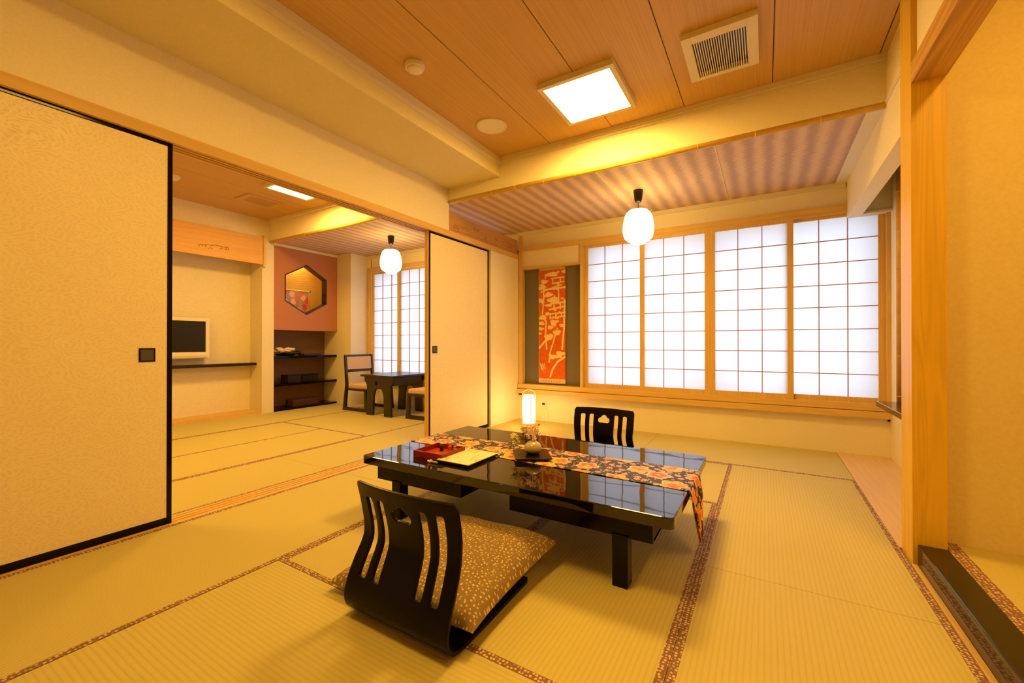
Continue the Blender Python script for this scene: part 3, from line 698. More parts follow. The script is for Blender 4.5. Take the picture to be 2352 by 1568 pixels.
# runner across the table, its pointed end hanging at the right
def m_floral_():
    m = M('mat_floral_kimono_silk', (0.05, 0.05, 0.05, 1), 0.5, 0.3); uv = m.uvco()
    nz = m.noise(uv, 26, 2)
    def flowers(scale, off, r0, r1, petals, rnd=0.8):
        p = m.mapping(uv, (1, 1, 1), off)
        n = m.n.new('ShaderNodeTexVoronoi'); m.L(p, n.inputs['Vector']); n.inputs['Scale'].default_value = scale; n.inputs['Randomness'].default_value = rnd; n.voronoi_dimensions = '2D'
        d = m.n.new('ShaderNodeVectorMath'); d.operation = 'SUBTRACT'
        sc = m.n.new('ShaderNodeVectorMath'); sc.operation = 'SCALE'; m.L(p, sc.inputs[0]); sc.inputs[3].default_value = scale
        m.L(p, d.inputs[0]); m.L(n.outputs['Position'], d.inputs[1])
        x, y, z = m.sep(d.outputs[0]); a = m.math('ARCTAN2', y, x)
        pet = m.math('MULTIPLY', m.math('ABSOLUTE', m.math('COSINE', m.math('MULTIPLY', a, petals / 2.0))), 0.30)
        dist = m.math('DIVIDE', n.outputs['Distance'], m.math('ADD', 0.72, pet))
        return dist, n.outputs['Color']
    dbig, cbig = flowers(6.0, (0.02, 0.05, 0), 0, 0, 5, 0.75)
    dsm, csm = flowers(17.0, (0.3, 0.7, 0), 0, 0, 5, 0.9)
    dt, ct = flowers(34.0, (0.1, 0.2, 0), 0, 0, 5, 1.0)
    ground = m.mix(nz, (0.030, 0.030, 0.034, 1), (0.055, 0.052, 0.055, 1))
    tiny = m.ramp(dt, [(0.17, (1, 1, 1)), (0.21, (0, 0, 0))])
    c = m.mix(tiny, ground, (0.75, 0.42, 0.34, 1))
    small = m.ramp(dsm, [(0.24, (1, 1, 1)), (0.27, (0, 0, 0))])
    smc = m.ramp(dsm, [(0.05, rgb(250, 200, 90)), (0.13, rgb(225, 70, 40)), (0.20, rgb(250, 150, 120)), (0.24, rgb(255, 215, 190))])
    c = m.mix(small, c, smc)
    big = m.ramp(dbig, [(0.345, (1, 1, 1)), (0.37, (0, 0, 0))])
    x, y, z = m.sep(uv)
    ph = m.noise(m.mapping(uv, (1, 1, 1), (3, 2, 0)), 11, 1)
    b1 = m.ramp(dbig, [(0.03, rgb(220, 60, 30)), (0.10, rgb(250, 150, 60)), (0.22, rgb(255, 205, 80)), (0.29, rgb(250, 140, 90)), (0.345, rgb(255, 205, 170))])
    b2 = m.ramp(dbig, [(0.03, rgb(250, 205, 80)), (0.12, rgb(230, 75, 45)), (0.25, rgb(250, 130, 100)), (0.31, rgb(255, 190, 110)), (0.345, rgb(255, 220, 190))])
    bc = m.mix(m.ramp(ph, [(0.45, (0, 0, 0)), (0.55, (1, 1, 1))]), b1, b2)
    c = m.mix(big, c, bc)
    m.col(c); m.bump(nz, 0.05, 0.001); return m.m
m_floral = m_floral_()
def cloth_strip(name, rows, mat, parent, loc, thick=0.0015):
    """rows: list of lists of world points with equal counts; uv in metres"""
    bm = bmesh.new(); uvl = bm.loops.layers.uv.new('UVMap'); V = [[bm.verts.new(p) for p in r] for r in rows]
    acc = [0.0]
    mid = len(rows[0]) // 2
    for a, b in zip(rows, rows[1:]): acc.append(acc[-1] + (Vector(a[mid]) - Vector(b[mid])).length)
    wd = []
    for r in rows:
        t = 0; l = [0.0]
        for a, b in zip(r, r[1:]): t += (Vector(a) - Vector(b)).length; l.append(t)
        wd.append(l)
    base = max(l[-1] for l in wd)
    for i in range(len(V) - 1):
        for j in range(len(V[0]) - 1):
            f = bm.faces.new((V[i][j], V[i][j + 1], V[i + 1][j + 1], V[i + 1][j]))
            idx = ((i, j), (i, j + 1), (i + 1, j + 1), (i + 1, j))
            for lp, (a, b) in zip(f.loops, idx): lp[uvl].uv = (acc[a], base * b / (len(V[0]) - 1))
    B = BM(); B.bm.free(); B.bm = bm
    o = obj(name, B, mat, parent, smooth=True, loc=loc)
    s = o.modifiers.new('thick', 'SOLIDIFY'); s.thickness = thick; s.offset = 0
    return o
rows = []; nY = 17
def ry(x, v):  # near/far edges of the runner
    t = (x - TX0) / (TX1 - TX0); n_ = 1.945 - 0.055 * min(1, t * 1.3) + 0.006 * math.sin(x * 7); f_ = 2.215 + 0.004 * math.sin(x * 5)
    return n_ + (f_ - n_) * v
for z in (0.14, 0.18, 0.22, 0.26, 0.30, 0.322):
    rows.append([(TX0 - 0.006 - 0.004 * math.sin(v * 12 + z * 20), ry(TX0, v), z) for v in [k / (nY - 1) for k in range(nY)]])
N = 44
for i in range(N + 1):
    x = TX0 - 0.002 + (TX1 - TX0 + 0.004) * i / N
    rows.append([(x, ry(x, v), TZ + 0.0022 + 0.0012 * math.sin(v * 9 + x * 13) * math.sin(x * 21)) for v in [k / (nY - 1) for k in range(nY)]])
ym = 2.035
for k in range(1, 15):
    s = k / 14; z = TZ - 0.004 - s * 0.262; hw = 0.163 * (1 - s) ** 0.9 + 0.004
    rows.append([(TX1 + 0.010 + 0.022 * s + 0.016 * math.sin(v * 5 * PI + 0.6) * min(1, s * 3) * (1 - 0.6 * s), ym + (v - 0.5) * 2 * hw, z) for v in [q / (nY - 1) for q in range(nY)]])
tag(cloth_strip('table_runner', rows, m_floral, None, (-1.09, 2.05, TZ + 0.001)),
    'dark table runner with orange and pink blossoms, one pointed end hanging off the table', 'table runner')

# things on the table
Z1 = TZ + 0.0005
m_red = M('mat_red_lacquer', (0.24, 0.010, 0.003, 1), 0.22, 0.5).m
m_redi = M('mat_red_lacquer_inner', (0.52, 0.062, 0.012, 1), 0.2, 0.5).m
tx0, tx1, ty0, ty1 = -1.652, -1.450, 1.690, 1.892
t = thing('serving_tray', 'small square red lacquer tray on the low table', 'tray', (-1.55, 1.79, Z1))
obj('tray_base', BM().box(tx0 + 0.002, tx1 - 0.002, ty0 + 0.002, ty1 - 0.002, Z1, Z1 + 0.008), m_redi, t)
b = BM(); zt = TZ + 0.036
for r in ((tx0, tx1, ty0, ty0 + 0.007), (tx0, tx1, ty1 - 0.007, ty1), (tx0, tx0 + 0.007, ty0 + 0.007, ty1 - 0.007), (tx1 - 0.007, tx1, ty0 + 0.007, ty1 - 0.007)): b.box(*r, Z1, zt, bevel=0.0015)
obj('rim', b, m_red, t)
m_glass = M('mat_clear_glass', (0.9, 0.85, 0.75, 1), 0.03, 0.5); m_glass.b.inputs['Transmission Weight'].default_value = 0.9; m_glass = m_glass.m
def vial(x, y, h, r, mat, cap, label):
    t = thing('glass_bottle', label, 'bottle', (x, y, TZ + 0.0088), group='small bottles on the red tray')
    z = TZ + 0.0088
    obj('bottle_body', BM().lathe((x, y, z), [(0.0, 0.0), (r, 0.0), (r, h * 0.55), (r * 0.5, h * 0.72), (r * 0.45, h * 0.82)], 18), mat, t, smooth=False)
    obj('stopper', BM().lathe((x, y, z), [(r * 0.62, h * 0.82), (r * 0.62, h), (0.0, h * 1.01)], 14), cap, t)
m_gold = M('mat_gold_foil', (0.75, 0.45, 0.12, 1), 0.25, 0.5, 0.7).m
vial(-1.575, 1.836, 0.048, 0.011, M('mat_dark_sauce', (0.03, 0.018, 0.01, 1), 0.15).m, m_white, 'small dark bottle with a pale stopper standing on the red tray')
vial(-1.545, 1.872, 0.040, 0.011, m_redi, m_gold, 'red and gold bottle against the far rim of the red tray')
vial(-1.490, 1.850, 0.034, 0.013, m_glass, m_gold, 'clear glass pot at the right corner of the red tray')
# booklet on its dark plate
m_marb = M('mat_marbled_cover', (0.8, 0.6, 0.25, 1), 0.5, 0.3)
f = m_marb.noise(m_marb.mapping(m_marb.co(), (10, 5, 1)), 1.4, 3, 0.55, 1.0)
m_marb.col(m_marb.ramp(f, [(0.35, (0.85, 0.72, 0.40)), (0.55, (0.90, 0.78, 0.50)), (0.62, (0.74, 0.50, 0.24)), (0.72, (0.86, 0.72, 0.42))])); m_marb = m_marb.m
tag(obj('dark_plate', BM().box(-1.478, -1.262, 1.668, 1.940, Z1, Z1 + 0.009, bevel=0.002), m_lac, loc=(-1.36, 1.8, Z1)), 'flat dark lacquer board lying under the cream folder', 'board')
t = thing('menu_folder', 'square cream marbled folder lying between the red tray and the flower vase', 'folder', (-1.362, 1.804, Z1 + 0.0095))
z = Z1 + 0.0095
obj('pages', BM().box(-1.462, -1.264, 1.674, 1.934, z, z + 0.004), M('mat_page_edges', (0.55, 0.42, 0.22, 1), 0.8).m, t)
obj('cover', BM().box(-1.466, -1.258, 1.668, 1.938, z + 0.004, z + 0.0065, bevel=0.001), m_marb, t)
t = thing('knotted_ornament', 'small pale knotted ornament lying in front of the red tray', 'ornament', (-1.475, 1.650, Z1))
bb = BM(); [bb.tube([(-1.497 + 0.010 * math.cos(a + d) * (1 + 0.2 * math.sin(3 * a)), 1.651 + 0.010 * math.sin(a), Z1 + 0.006 + 0.004 * math.sin(2 * a)) for a in [k * 2 * PI / 12 for k in range(13)]], 0.0035, 6) for d in (0, 0.8)]
obj('loop', bb, M('mat_yellow_cord', (0.80, 0.58, 0.18, 1), 0.6).m, t, smooth=True)
bb = BM(); [bb.ball((-1.482 + 0.011 * k, 1.650 - 0.003 * (k % 2), Z1 + 0.0065), 0.0065, (1.2, 1, 0.9)) for k in range(4)]
obj('bead_row', bb, M('mat_grey_bead', (0.42, 0.38, 0.26, 1), 0.35).m, t, smooth=True)
# board, vase, flowers
ang = math.radians(-54.7)
R3 = Matrix.Rotation(ang, 3, 'Z'); bc = Vector((-1.085, 2.005, 0))
t = thing('vase_board', 'square black board set askew on the table runner under the round vase', 'board', (bc.x, bc.y, TZ + 0.004))
obj('board_top', BM().box(bc.x - 0.1, bc.x + 0.1, bc.y - 0.097, bc.y + 0.097, TZ + 0.014, TZ + 0.021, rot=ang), m_laq, t, bevel=0.001)
bb = BM()
for sx in (-1, 1):
    p = bc + R3 @ Vector((sx * 0.07, 0, 0)); bb.box(p.x - 0.006, p.x + 0.006, p.y - 0.085, p.y + 0.085, TZ + 0.0045, TZ + 0.0142, rot=ang)
obj('batten', bb, m_laq, t)
zv = TZ + 0.0214; vx, vy = -1.080, 2.010
t = thing('round_vase', 'small round golden grey vase on the black board', 'vase', (vx, vy, zv))
mv = M('mat_glazed_stoneware', (0.5, 0.4, 0.2, 1), 0.22, 0.6)
x, y, zz = mv.sep(mv.co()); mv.col(mv.ramp(mv.math('ADD', mv.math('MULTIPLY', mv.math('SUBTRACT', zz, zv), 12.0), mv.math('MULTIPLY', mv.noise(mv.co(), 60, 2), 0.12)), [(0.22, (0.05, 0.03, 0.012)), (0.36, (0.48, 0.37, 0.19)), (0.9, (0.58, 0.48, 0.28))]))
obj('vase_body', BM().lathe((vx, vy, zv), [(0.0, 0.0), (0.030, 0.0), (0.036, 0.006), (0.046, 0.022), (0.048, 0.034), (0.043, 0.050), (0.030, 0.062), (0.016, 0.067), (0.014, 0.071), (0.017, 0.074), (0.012, 0.074), (0.010, 0.060)], 36, cap=False), mv.m, t, smooth=True)
def blossoms(name, label, cat, c, n, spread, rad, col1, col2, seed):
    random.seed(seed); t = thing(name, label, cat, (vx, vy, zv + 0.065))
    st = BM(); pt = BM(); ct = BM(); lf = BM()
    for i in range(n):
        p = Vector((c[0] + random.uniform(-1, 1) * spread[0], c[1] + random.uniform(-1, 1) * spread[1], c[2] + random.uniform(-1, 1) * spread[2]))
        if i % 3 == 0: st.tube([(vx, vy, zv + 0.072), ((vx + p.x) / 2, (vy + p.y) / 2, (zv + 0.09 + p.z) / 2), tuple(p)], 0.0011, 5)
        nrm = Vector((random.uniform(-1, 1), random.uniform(-1.2, 0.5), random.uniform(-0.2, 1))).normalized()
        u = nrm.orthogonal().normalized(); v = nrm.cross(u); r = rad * random.uniform(0.75, 1.15)
        for k in range(5):
            a = 2 * PI * k / 5 + i; d = u * math.cos(a) + v * math.sin(a); e = u * -math.sin(a) + v * math.cos(a)
            q = [p, p + d * r * 0.55 + e * r * 0.33 + nrm * r * 0.12, p + d * r + nrm * r * 0.3, p + d * r * 0.55 - e * r * 0.33 + nrm * r * 0.12]
            pt.bm.faces.new([pt.bm.verts.new(x_) for x_ in q])
        ct.ball(tuple(p + nrm * r * 0.1), r * 0.16, sub=1)
        if i % 4 == 1:
            d = (u + Vector((0, 0, 0.3))).normalized(); lf.bm.faces.new([lf.bm.verts.new(x_) for x_ in (p, p + d * r * 1.0 + v * r * 0.35, p + d * r * 2.0, p + d * r - v * r * 0.35)])
    obj('stems', st, M('mat_stem_' + name, (0.06, 0.07, 0.02, 1), 0.7).m, t); 
    mp = M('mat_petals_' + name, col1, 0.7, 0.2); mp.col(mp.mix(mp.noise(mp.co(), 70, 2), col1, col2)); obj('petals', pt, mp.m, t)
    obj('stamens', ct, M('mat_stamen_' + name, (0.75, 0.5, 0.15, 1), 0.7).m, t)
    obj('leaves', lf, M('mat_leaf_' + name, (0.06, 0.07, 0.025, 1), 0.6).m, t)
blossoms('pink_blossoms', 'cluster of pale pink blossoms standing in the round vase', 'flowers', (-1.105, 2.03, zv + 0.110), 60, (0.040, 0.03, 0.030), 0.016, (0.95, 0.66, 0.60, 1), (0.97, 0.80, 0.72, 1), 3)
blossoms('cream_blossoms', 'cream yellow blossoms leaning left out of the round vase', 'flowers', (-1.172, 1.985, zv + 0.072), 24, (0.018, 0.02, 0.022), 0.017, (0.93, 0.82, 0.45, 1), (0.96, 0.90, 0.60, 1), 5)

# ---------------------------------------------------------------- bentwood floor chairs
def floor_chair(label, loc, rotz):
    """seat towards +Y, back at -Y; local origin under the bend"""
    key = [(0.50, 0.016), (0.36, 0.012), (0.20, 0.008), (0.10, 0.007), (0.055, 0.009), (0.022, 0.022), (0.004, 0.050), (0.003, 0.085), (0.016, 0.13), (0.038, 0.18), (0.060, 0.225), (0.072, 0.262), (0.071, 0.31), (0.062, 0.36), (0.050, 0.41), (0.036, 0.455)]
    # Catmull-Rom resample
    P = [Vector((a, b)) for a, b in key]; pts = []
    for i in range(len(P) - 1):
        p0, p1, p2, p3 = P[max(i - 1, 0)], P[i], P[i + 1], P[min(i + 2, len(P) - 1)]
        for k in range(12):
            t = k / 12; pts.append(0.5 * ((2 * p1) + (-p0 + p2) * t + (2 * p0 - 5 * p1 + 4 * p2 - p3) * t * t + (-p0 + 3 * p1 - 3 * p2 + p3) * t ** 3))
    pts.append(P[-1])
    arc = [0]
    for a, b in zip(pts, pts[1:]): arc.append(arc[-1] + (b - a).length)
    T = arc[-1]
    def prof(s):
        s = max(0, min(T, s)); lo, hi = 0, len(arc) - 1
        while hi - lo > 1:
            mid = (lo + hi) // 2
            if arc[mid] <= s: lo = mid
            else: hi = mid
        f = (s - arc[lo]) / (arc[hi] - arc[lo]); return pts[lo].lerp(pts[hi], f)
    W = 0.23
    def rrect(x, y, cx, cy, hx, hy, r):
        qx, qy = abs(x - cx) - hx + r, abs(y - cy) - hy + r
        return math.hypot(max(qx, 0), max(qy, 0)) + min(max(qx, qy), 0) - r
    def sdf(x, d):       # d = distance below the top edge; negative inside a cut-out
        v = 1e9
        for s in (-1, 1):
            v = min(v, rrect(x, d, s * 0.096, 0.190, 0.0165, 0.142, 0.010))
            v = min(v, rrect(x, d, s * 0.162, 0.190, 0.0175, 0.142, 0.010))
        v = min(v, math.hypot(x, d - 0.078) - 0.026, math.hypot(abs(x) - 0.026, d - 0.090) - 0.019, rrect(x, d, 0, 0.096, 0.032, 0.012, 0.004))
        outer = rrect(x, d, 0, T / 2, W + 1e-6, T / 2, 0.022)
        return min(v, -outer)
    nx, ns = 104, 150
    ds = [T * (j / ns) for j in range(ns + 1)]
    cell = 2 * W / nx
    bm = bmesh.new(); grid = {}
    def vert(i, j):
        if (i, j) in grid: return grid[(i, j)]
        x = -W + 2 * W * i / nx; d = ds[j]
        s0 = sdf(x, d); e = 1e-4
        if abs(s0) < cell * 0.75 and (d < 0.36 or s0 < cell) and 0 < j:
            gx = (sdf(x + e, d) - sdf(x - e, d)) / (2 * e); gd = (sdf(x, d + e) - sdf(x, d - e)) / (2 * e)
            g2 = gx * gx + gd * gd
            if g2 > 0.2: x -= s0 * gx / g2; d -= s0 * gd / g2
        y, z = prof(T - d)
        wv = x / W; back = max(0.0, min(1.0, 1 - d / 0.42))
        up = back * back * (3 - 2 * back)
        y += -0.030 * (1 - wv * wv) * up + 0.012 * up
        z += 0.004 * (1 - wv * wv) * up
        k = 1.0 - 0.02 * up - 0.035 * math.exp(-((d - 0.20) / 0.07) ** 2)
        v = bm.verts.new((x * k, y, z)); grid[(i, j)] = v; return v
    for i in range(nx):
        for j in range(ns):
            x = -W + 2 * W * (i + 0.5) / nx; d = (ds[j] + ds[j + 1]) / 2
            if sdf(x, d) < 0: continue
            try: bm.faces.new((vert(i, j), vert(i + 1, j), vert(i + 1, j + 1), vert(i, j + 1)))
            except ValueError: pass
    t = thing('floor_chair', label, 'chair', loc, rotz, 'bentwood floor chairs at the low table')
    B = BM(); B.bm.free(); B.bm = bm
    bmesh.ops.translate(bm, vec=Vector(loc), verts=bm.verts[:])
    o = obj('bent_shell', B, m_cha, t, smooth=True)
    s = o.modifiers.new('thick', 'SOLIDIFY'); s.thickness = 0.011; s.offset = 0; s.use_even_offset = False
    bv = o.modifiers.new('bevel', 'BEVEL'); bv.width = 0.002; bv.segments = 2; bv.limit_method = 'ANGLE'; bv.angle_limit = 1.0
    pad = BM().box(loc[0] - 0.165, loc[0] + 0.165, loc[1] + 0.12, loc[1] + 0.44, loc[2] + 0.0165, loc[2] + 0.023, bevel=0.002)
    obj('seat_pad', pad, M('mat_seat_felt', (0.05, 0.035, 0.012, 1), 0.8, 0.1).m, t)
    return t
fc1 = floor_chair('black bentwood floor chair at the front of the low table, holding the cushion', (-1.027, 0.955, 0.0045), 0.0)
fc2 = dup(fc1, (-1.030, 3.075, 0.0045), math.radians(181), 'black bentwood floor chair behind the low table, facing the camera')

# cushion
def cushion():
    cor = {(-1, -1): (-1.435, 1.010, 0.036), (1, -1): (-0.765, 1.035, 0.065), (1, 1): (-0.757, 1.645, 0.100), (-1, 1): (-1.38, 1.64, 0.080)}
    m = M('mat_brown_blossom_cotton', (0.3, 0.2, 0.1, 1), 0.75, 0.15); uv = m.uvco()
    n = m.n.new('ShaderNodeTexVoronoi'); n.voronoi_dimensions = '2D'; m.L(uv, n.inputs['Vector']); n.inputs['Scale'].default_value = 62; n.inputs['Randomness'].default_value = 0.8
    d = n.outputs['Distance']; r = m.sep(n.outputs['Color'])[0]
    size = m.math('ADD', 0.13, m.math('MULTIPLY', r, 0.17))
    f = m.ramp(m.math('DIVIDE', d, size), [(0.85, (1, 1, 1)), (1.0, (0, 0, 0))])
    ctr = m.ramp(m.math('DIVIDE', d, size), [(0.22, (1, 1, 1)), (0.36, (0, 0, 0))])
    wv = m.noise(uv, 14, 3)
    base = m.mix(wv, (0.245, 0.16, 0.068, 1), (0.32, 0.215, 0.095, 1))
    c = m.mix(f, base, (0.70, 0.54, 0.26, 1)); c = m.mix(m.math('MULTIPLY', ctr, 0.5), c, (0.36, 0.20, 0.08, 1))
    m.col(c)
    wr = m.noise(m.mapping(uv, (1, 1, 1)), 9, 3, 0.5, 1.2); m.bump(wr, 0.6, 0.012)
    n_ = 44; t = thing('floor_cushion', 'plump brown cushion with tiny gold blossoms on the front floor chair', 'cushion', (-1.09, 1.36, 0.04))
    for side in (1, -1):
        bm = bmesh.new(); uvl = bm.loops.layers.uv.new('UVMap'); V = {}
        for i in range(n_ + 1):
            for j in range(n_ + 1):
                u = -1 + 2 * i / n_; v = -1 + 2 * j / n_
                a = [(1 - u) / 2, (1 + u) / 2]; b = [(1 - v) / 2, (1 + v) / 2]
                p = Vector((0, 0, 0))
                for su, wa in ((-1, a[0]), (1, a[1])):
                    for sv, wb in ((-1, b[0]), (1, b[1])): p += Vector(cor[(su, sv)]) * wa * wb
                pin = 1 - 0.055 * (1 - v * v) * abs(u) ** 3; pin2 = 1 - 0.055 * (1 - u * u) * abs(v) ** 3
                c = Vector((-1.08, 1.335, 0))
                p.x = c.x + (p.x - c.x) * pin; p.y = c.y + (p.y - c.y) * pin2
                h = max(0, (1 - abs(u) ** 3.2)) ** 0.46 * max(0, (1 - abs(v) ** 3.2)) ** 0.46
                crease = (0.003 * math.sin(7 * u + 5 * v) + 0.005 * math.sin(9 * v - 6 * u) * max(0, u) ** 2) * h
                p.z += (0.082 * h + crease) if side > 0 else -0.045 * h
                p.z = max(p.z, 0.0295 if side < 0 else 0.0305)
                V[(i, j)] = (p, (0.33 * (u + 1), 0.33 * (v + 1)))
        vv = {k: bm.verts.new(q[0]) for k, q in V.items()}
        for i in range(n_):
            for j in range(n_):
                idx = ((i, j), (i + 1, j), (i + 1, j + 1), (i, j + 1)); f_ = bm.faces.new([vv[k] for k in idx])
                for lp, k in zip(f_.loops, idx): lp[uvl].uv = V[k][1]
        B = BM(); B.bm.free(); B.bm = bm
        obj('cushion_top' if side > 0 else 'cushion_underside', B, m.m, t, smooth=True)
    tf = BM(); random.seed(2)
    for k in range(4): tf.tube([(-1.10, 1.36, 0.132), (-1.10 + 0.02 * math.cos(k * 1.6), 1.36 + 0.02 * math.sin(k * 1.6), 0.128)], 0.0015, 5)
    obj('centre_tuft', tf, M('mat_tuft', (0.5, 0.35, 0.15, 1), 0.8).m, t)
cushion()

# ---------------------------------------------------------------- paper floor lamp in the corner, its cord and the socket
lx, ly = -2.255, 4.10
t = thing('paper_floor_lamp', 'glowing paper lantern lamp on the floor in the corner below the scroll', 'lamp', (lx, ly, 0.001))
obj('paper_tube', BM().lathe((lx, ly, 0), [(0.0, 0.072), (0.058, 0.072), (0.064, 0.12), (0.068, 0.20), (0.066, 0.30), (0.060, 0.372), (0.0, 0.374)], 28), m_andon, t, smooth=True)
for k in range(4):
    a = PI / 4 + k * PI / 2
    obj('upright', BM().tube([(lx + 0.080 * math.cos(a), ly + 0.080 * math.sin(a), 0.002), (lx + 0.080 * math.cos(a), ly + 0.080 * math.sin(a), 0.372)], 0.005, 8), m_bamp, t)
for z in (0.060, 0.345):
    obj('crossbar', BM().tube([(lx + 0.080 * math.cos(PI / 4 + k * PI / 2), ly + 0.080 * math.sin(PI / 4 + k * PI / 2), z) for k in range(5)], 0.0035, 6), m_bamp, t)
obj('base_disc', BM().lathe((lx, ly, 0), [(0.0, 0.050), (0.068, 0.050), (0.068, 0.058), (0.0, 0.058)], 24), m_bamp, t)
hp = [(lx + 0.056 * math.cos(a), ly + 0.056 * math.cos(a), 0.372 + 0.064 * math.sin(a)) for a in [PI * k / 14 for k in range(15)]]
obj('handle', BM().tube(hp, 0.0045, 8), m_bamp, t, smooth=True)
t = thing('power_cord', 'thin lamp cord running from the lantern to the socket below the sill', 'cord', (-2.25, 4.35, 0.001))
obj('cable', BM().tube([(-2.25, 4.175, 0.004), (-2.24, 4.30, 0.004), (-2.20, 4.42, 0.005), (-2.22, 4.50, 0.06), (-2.28, 4.55, 0.16), (-2.305, 4.565, 0.212)], 0.0022, 6), m_white, t, smooth=True)
obj('inline_switch', BM().box(-2.252, -2.232, 4.275, 4.325, 0.0015, 0.016, bevel=0.004), m_pull, t)
obj('plug', BM().box(-2.322, -2.292, 4.553, 4.583, 0.203, 0.222, bevel=0.004), m_laq, t)
t = thing('wall_socket', 'cream wall socket plate with a dark plug below the window sill', 'socket', (-2.31, YB, 0.21))
obj('plate', BM().box(-2.345, -2.272, YB - 0.007, YB - 0.0005, 0.15, 0.27, bevel=0.002), m_white, t)

# ---------------------------------------------------------------- far room: television, shelves, boards
t = thing('television', 'cream framed flat television in the far room wall recess', 'television', (-6.0, 2.15, 0.76))
obj('casing', BM().box(-6.04, -5.985, 1.70, 2.552, 0.762, 1.262, bevel=0.006), m_white, t)
obj('screen', BM().box(-5.986, -5.982, 1.745, 2.508, 0.842, 1.222), M('mat_screen_glass', (0.008, 0.006, 0.004, 1), 0.35, 0.4).m, t)
obj('speaker_bar', BM().box(-5.987, -5.975, 1.72, 2.53, 0.770, 0.800, bevel=0.003), M('mat_cream_grille', (0.62, 0.54, 0.38, 1), 0.6).m, t)
obj('wall_bracket', BM().box(-6.109, -6.04, 1.95, 2.30, 0.90, 1.12), m_laq, t)
tag(obj('long_shelf', BM().box(-6.109, -5.935, 0.852, 3.098, 0.650, 0.686, bevel=0.003), m_laq, loc=(-6.0, 2.0, 0.65)), 'long black shelf below the television', 'shelf')
t = thing('wooden_header_board', 'orange wooden board with a dark swirl above the television recess', 'board', (-5.80, 2.0, 2.0))
obj('board', BM().box(-5.808, -5.785, 0.85, 3.098, 2.010, 2.372), m_board, t)
obj('end_post', BM().box(-5.808, -5.775, 3.100, 3.130, 1.975, 2.402), m_wz, t)
b = BM(); xs = -5.7835
def crv(pts, r=0.0028): b.tube([(xs, y, z) for y, z in pts], r, 5)
for k in (0, 1, 2): crv([(2.36 + 0.035 * k, 2.105 + 0.004 * k), (2.345 + 0.035 * k, 2.118 + 0.004 * k), (2.36 + 0.035 * k, 2.134 + 0.004 * k), (2.385 + 0.035 * k, 2.138 + 0.004 * k)])
crv([(2.45, 2.10), (2.47, 2.112), (2.50, 2.108)]); crv([(2.47, 2.14), (2.52, 2.158), (2.58, 2.155), (2.61, 2.14), (2.60, 2.125), (2.57, 2.118)])
for k in (0, 1): crv([(2.62 + 0.03 * k, 2.155), (2.645 + 0.03 * k, 2.148), (2.65 + 0.03 * k, 2.130), (2.63 + 0.03 * k, 2.118)])
obj('burnt_swirl', b, m_ink, t)
SH = [('black lacquer shelf below the hexagonal opening, upper of the two', 0.733, 0.768), ('black lacquer shelf in the brown recess, lower of the two', 0.345, 0.380), ('black board on the floor of the brown shelf recess', 0.0, 0.030)]
for lb_, z0, z1 in SH:
    o = tag(obj('recess_shelf', BM().box(-6.129, -5.812, 3.262, 4.258, z0 + 0.0005, z1, bevel=0.002), m_lac, loc=(-5.97, 3.76, z0)), lb_, 'shelf', 'black shelves of the brown recess')
# things on those shelves
t = thing('kimono_tray', 'black tray with crumpled pale cloth on the upper recess shelf', 'tray', (-5.95, 3.5, 0.769))
b = BM().lathe((-5.95, 3.50, 0.769), [(0.0, 0.002), (0.10, 0.002), (0.13, 0.020), (0.135, 0.030), (0.125, 0.024), (0.0, 0.010)], 24); obj('dish', b, m_lac, t)
random.seed(4); b = BM()
for k in range(16): b.ball((-5.95 + random.uniform(-0.06, 0.06), 3.50 + random.uniform(-0.10, 0.10), 0.815 + random.uniform(0, 0.06)), 0.038, (1, 1.5, 0.6))
obj('cloth_bundle', b, M('mat_pale_peach_cloth', (0.80, 0.55, 0.36, 1), 0.8).m, t, smooth=True)
b = BM()
for k in range(8): b.ball((-5.88 + random.uniform(-0.02, 0.02), 3.46 + k * 0.03, 0.812 + random.uniform(-0.01, 0.01)), 0.033, (1, 1.3, 0.8))
obj('dark_sash', b, m_laq, t, smooth=True)
tag(obj('ring_binder', BM().box(-6.02, -5.86, 3.74, 4.02, 0.7685, 0.795, bevel=0.003), M('mat_maroon_cover', (0.05, 0.012, 0.008, 1), 0.4).m, loc=(-5.94, 3.88, 0.7685)), 'flat dark maroon folder on the upper recess shelf', 'folder')
t = thing('black_box', 'black box with a reddish left side on the lower recess shelf', 'box', (-5.92, 3.58, 0.381), group='boxes on the lower recess shelf'); obj('body', BM().box(-6.02, -5.84, 3.48, 3.68, 0.381, 0.475, bevel=0.003), M('mat_dark_maroon_box', (0.02, 0.007, 0.004, 1), 0.35).m, t); obj('lid', BM().box(-6.023, -5.837, 3.477, 3.683, 0.475, 0.493, bevel=0.003), m_laq, t)
t = thing('black_box', 'black box on the lower recess shelf, right-hand one of the pair', 'box', (-5.92, 3.83, 0.381), group='boxes on the lower recess shelf'); obj('body', BM().box(-6.02, -5.84, 3.70, 3.96, 0.381, 0.470, bevel=0.003), m_laq, t); obj('lid', BM().box(-6.023, -5.837, 3.697, 3.963, 0.470, 0.488, bevel=0.003), m_lac, t)
t = thing('brown_box', 'dark reddish brown box on the bottom board of the recess', 'box', (-5.93, 3.76, 0.0305)); obj('body', BM().box(-6.02, -5.84, 3.56, 3.96, 0.0305, 0.10, bevel=0.003), M('mat_red_brown_box', (0.06, 0.018, 0.008, 1), 0.4).m, t); obj('lid', BM().box(-6.024, -5.836, 3.555, 3.965, 0.10, 0.120, bevel=0.003), M('mat_red_brown_lid', (0.075, 0.024, 0.010, 1), 0.4).m, t)
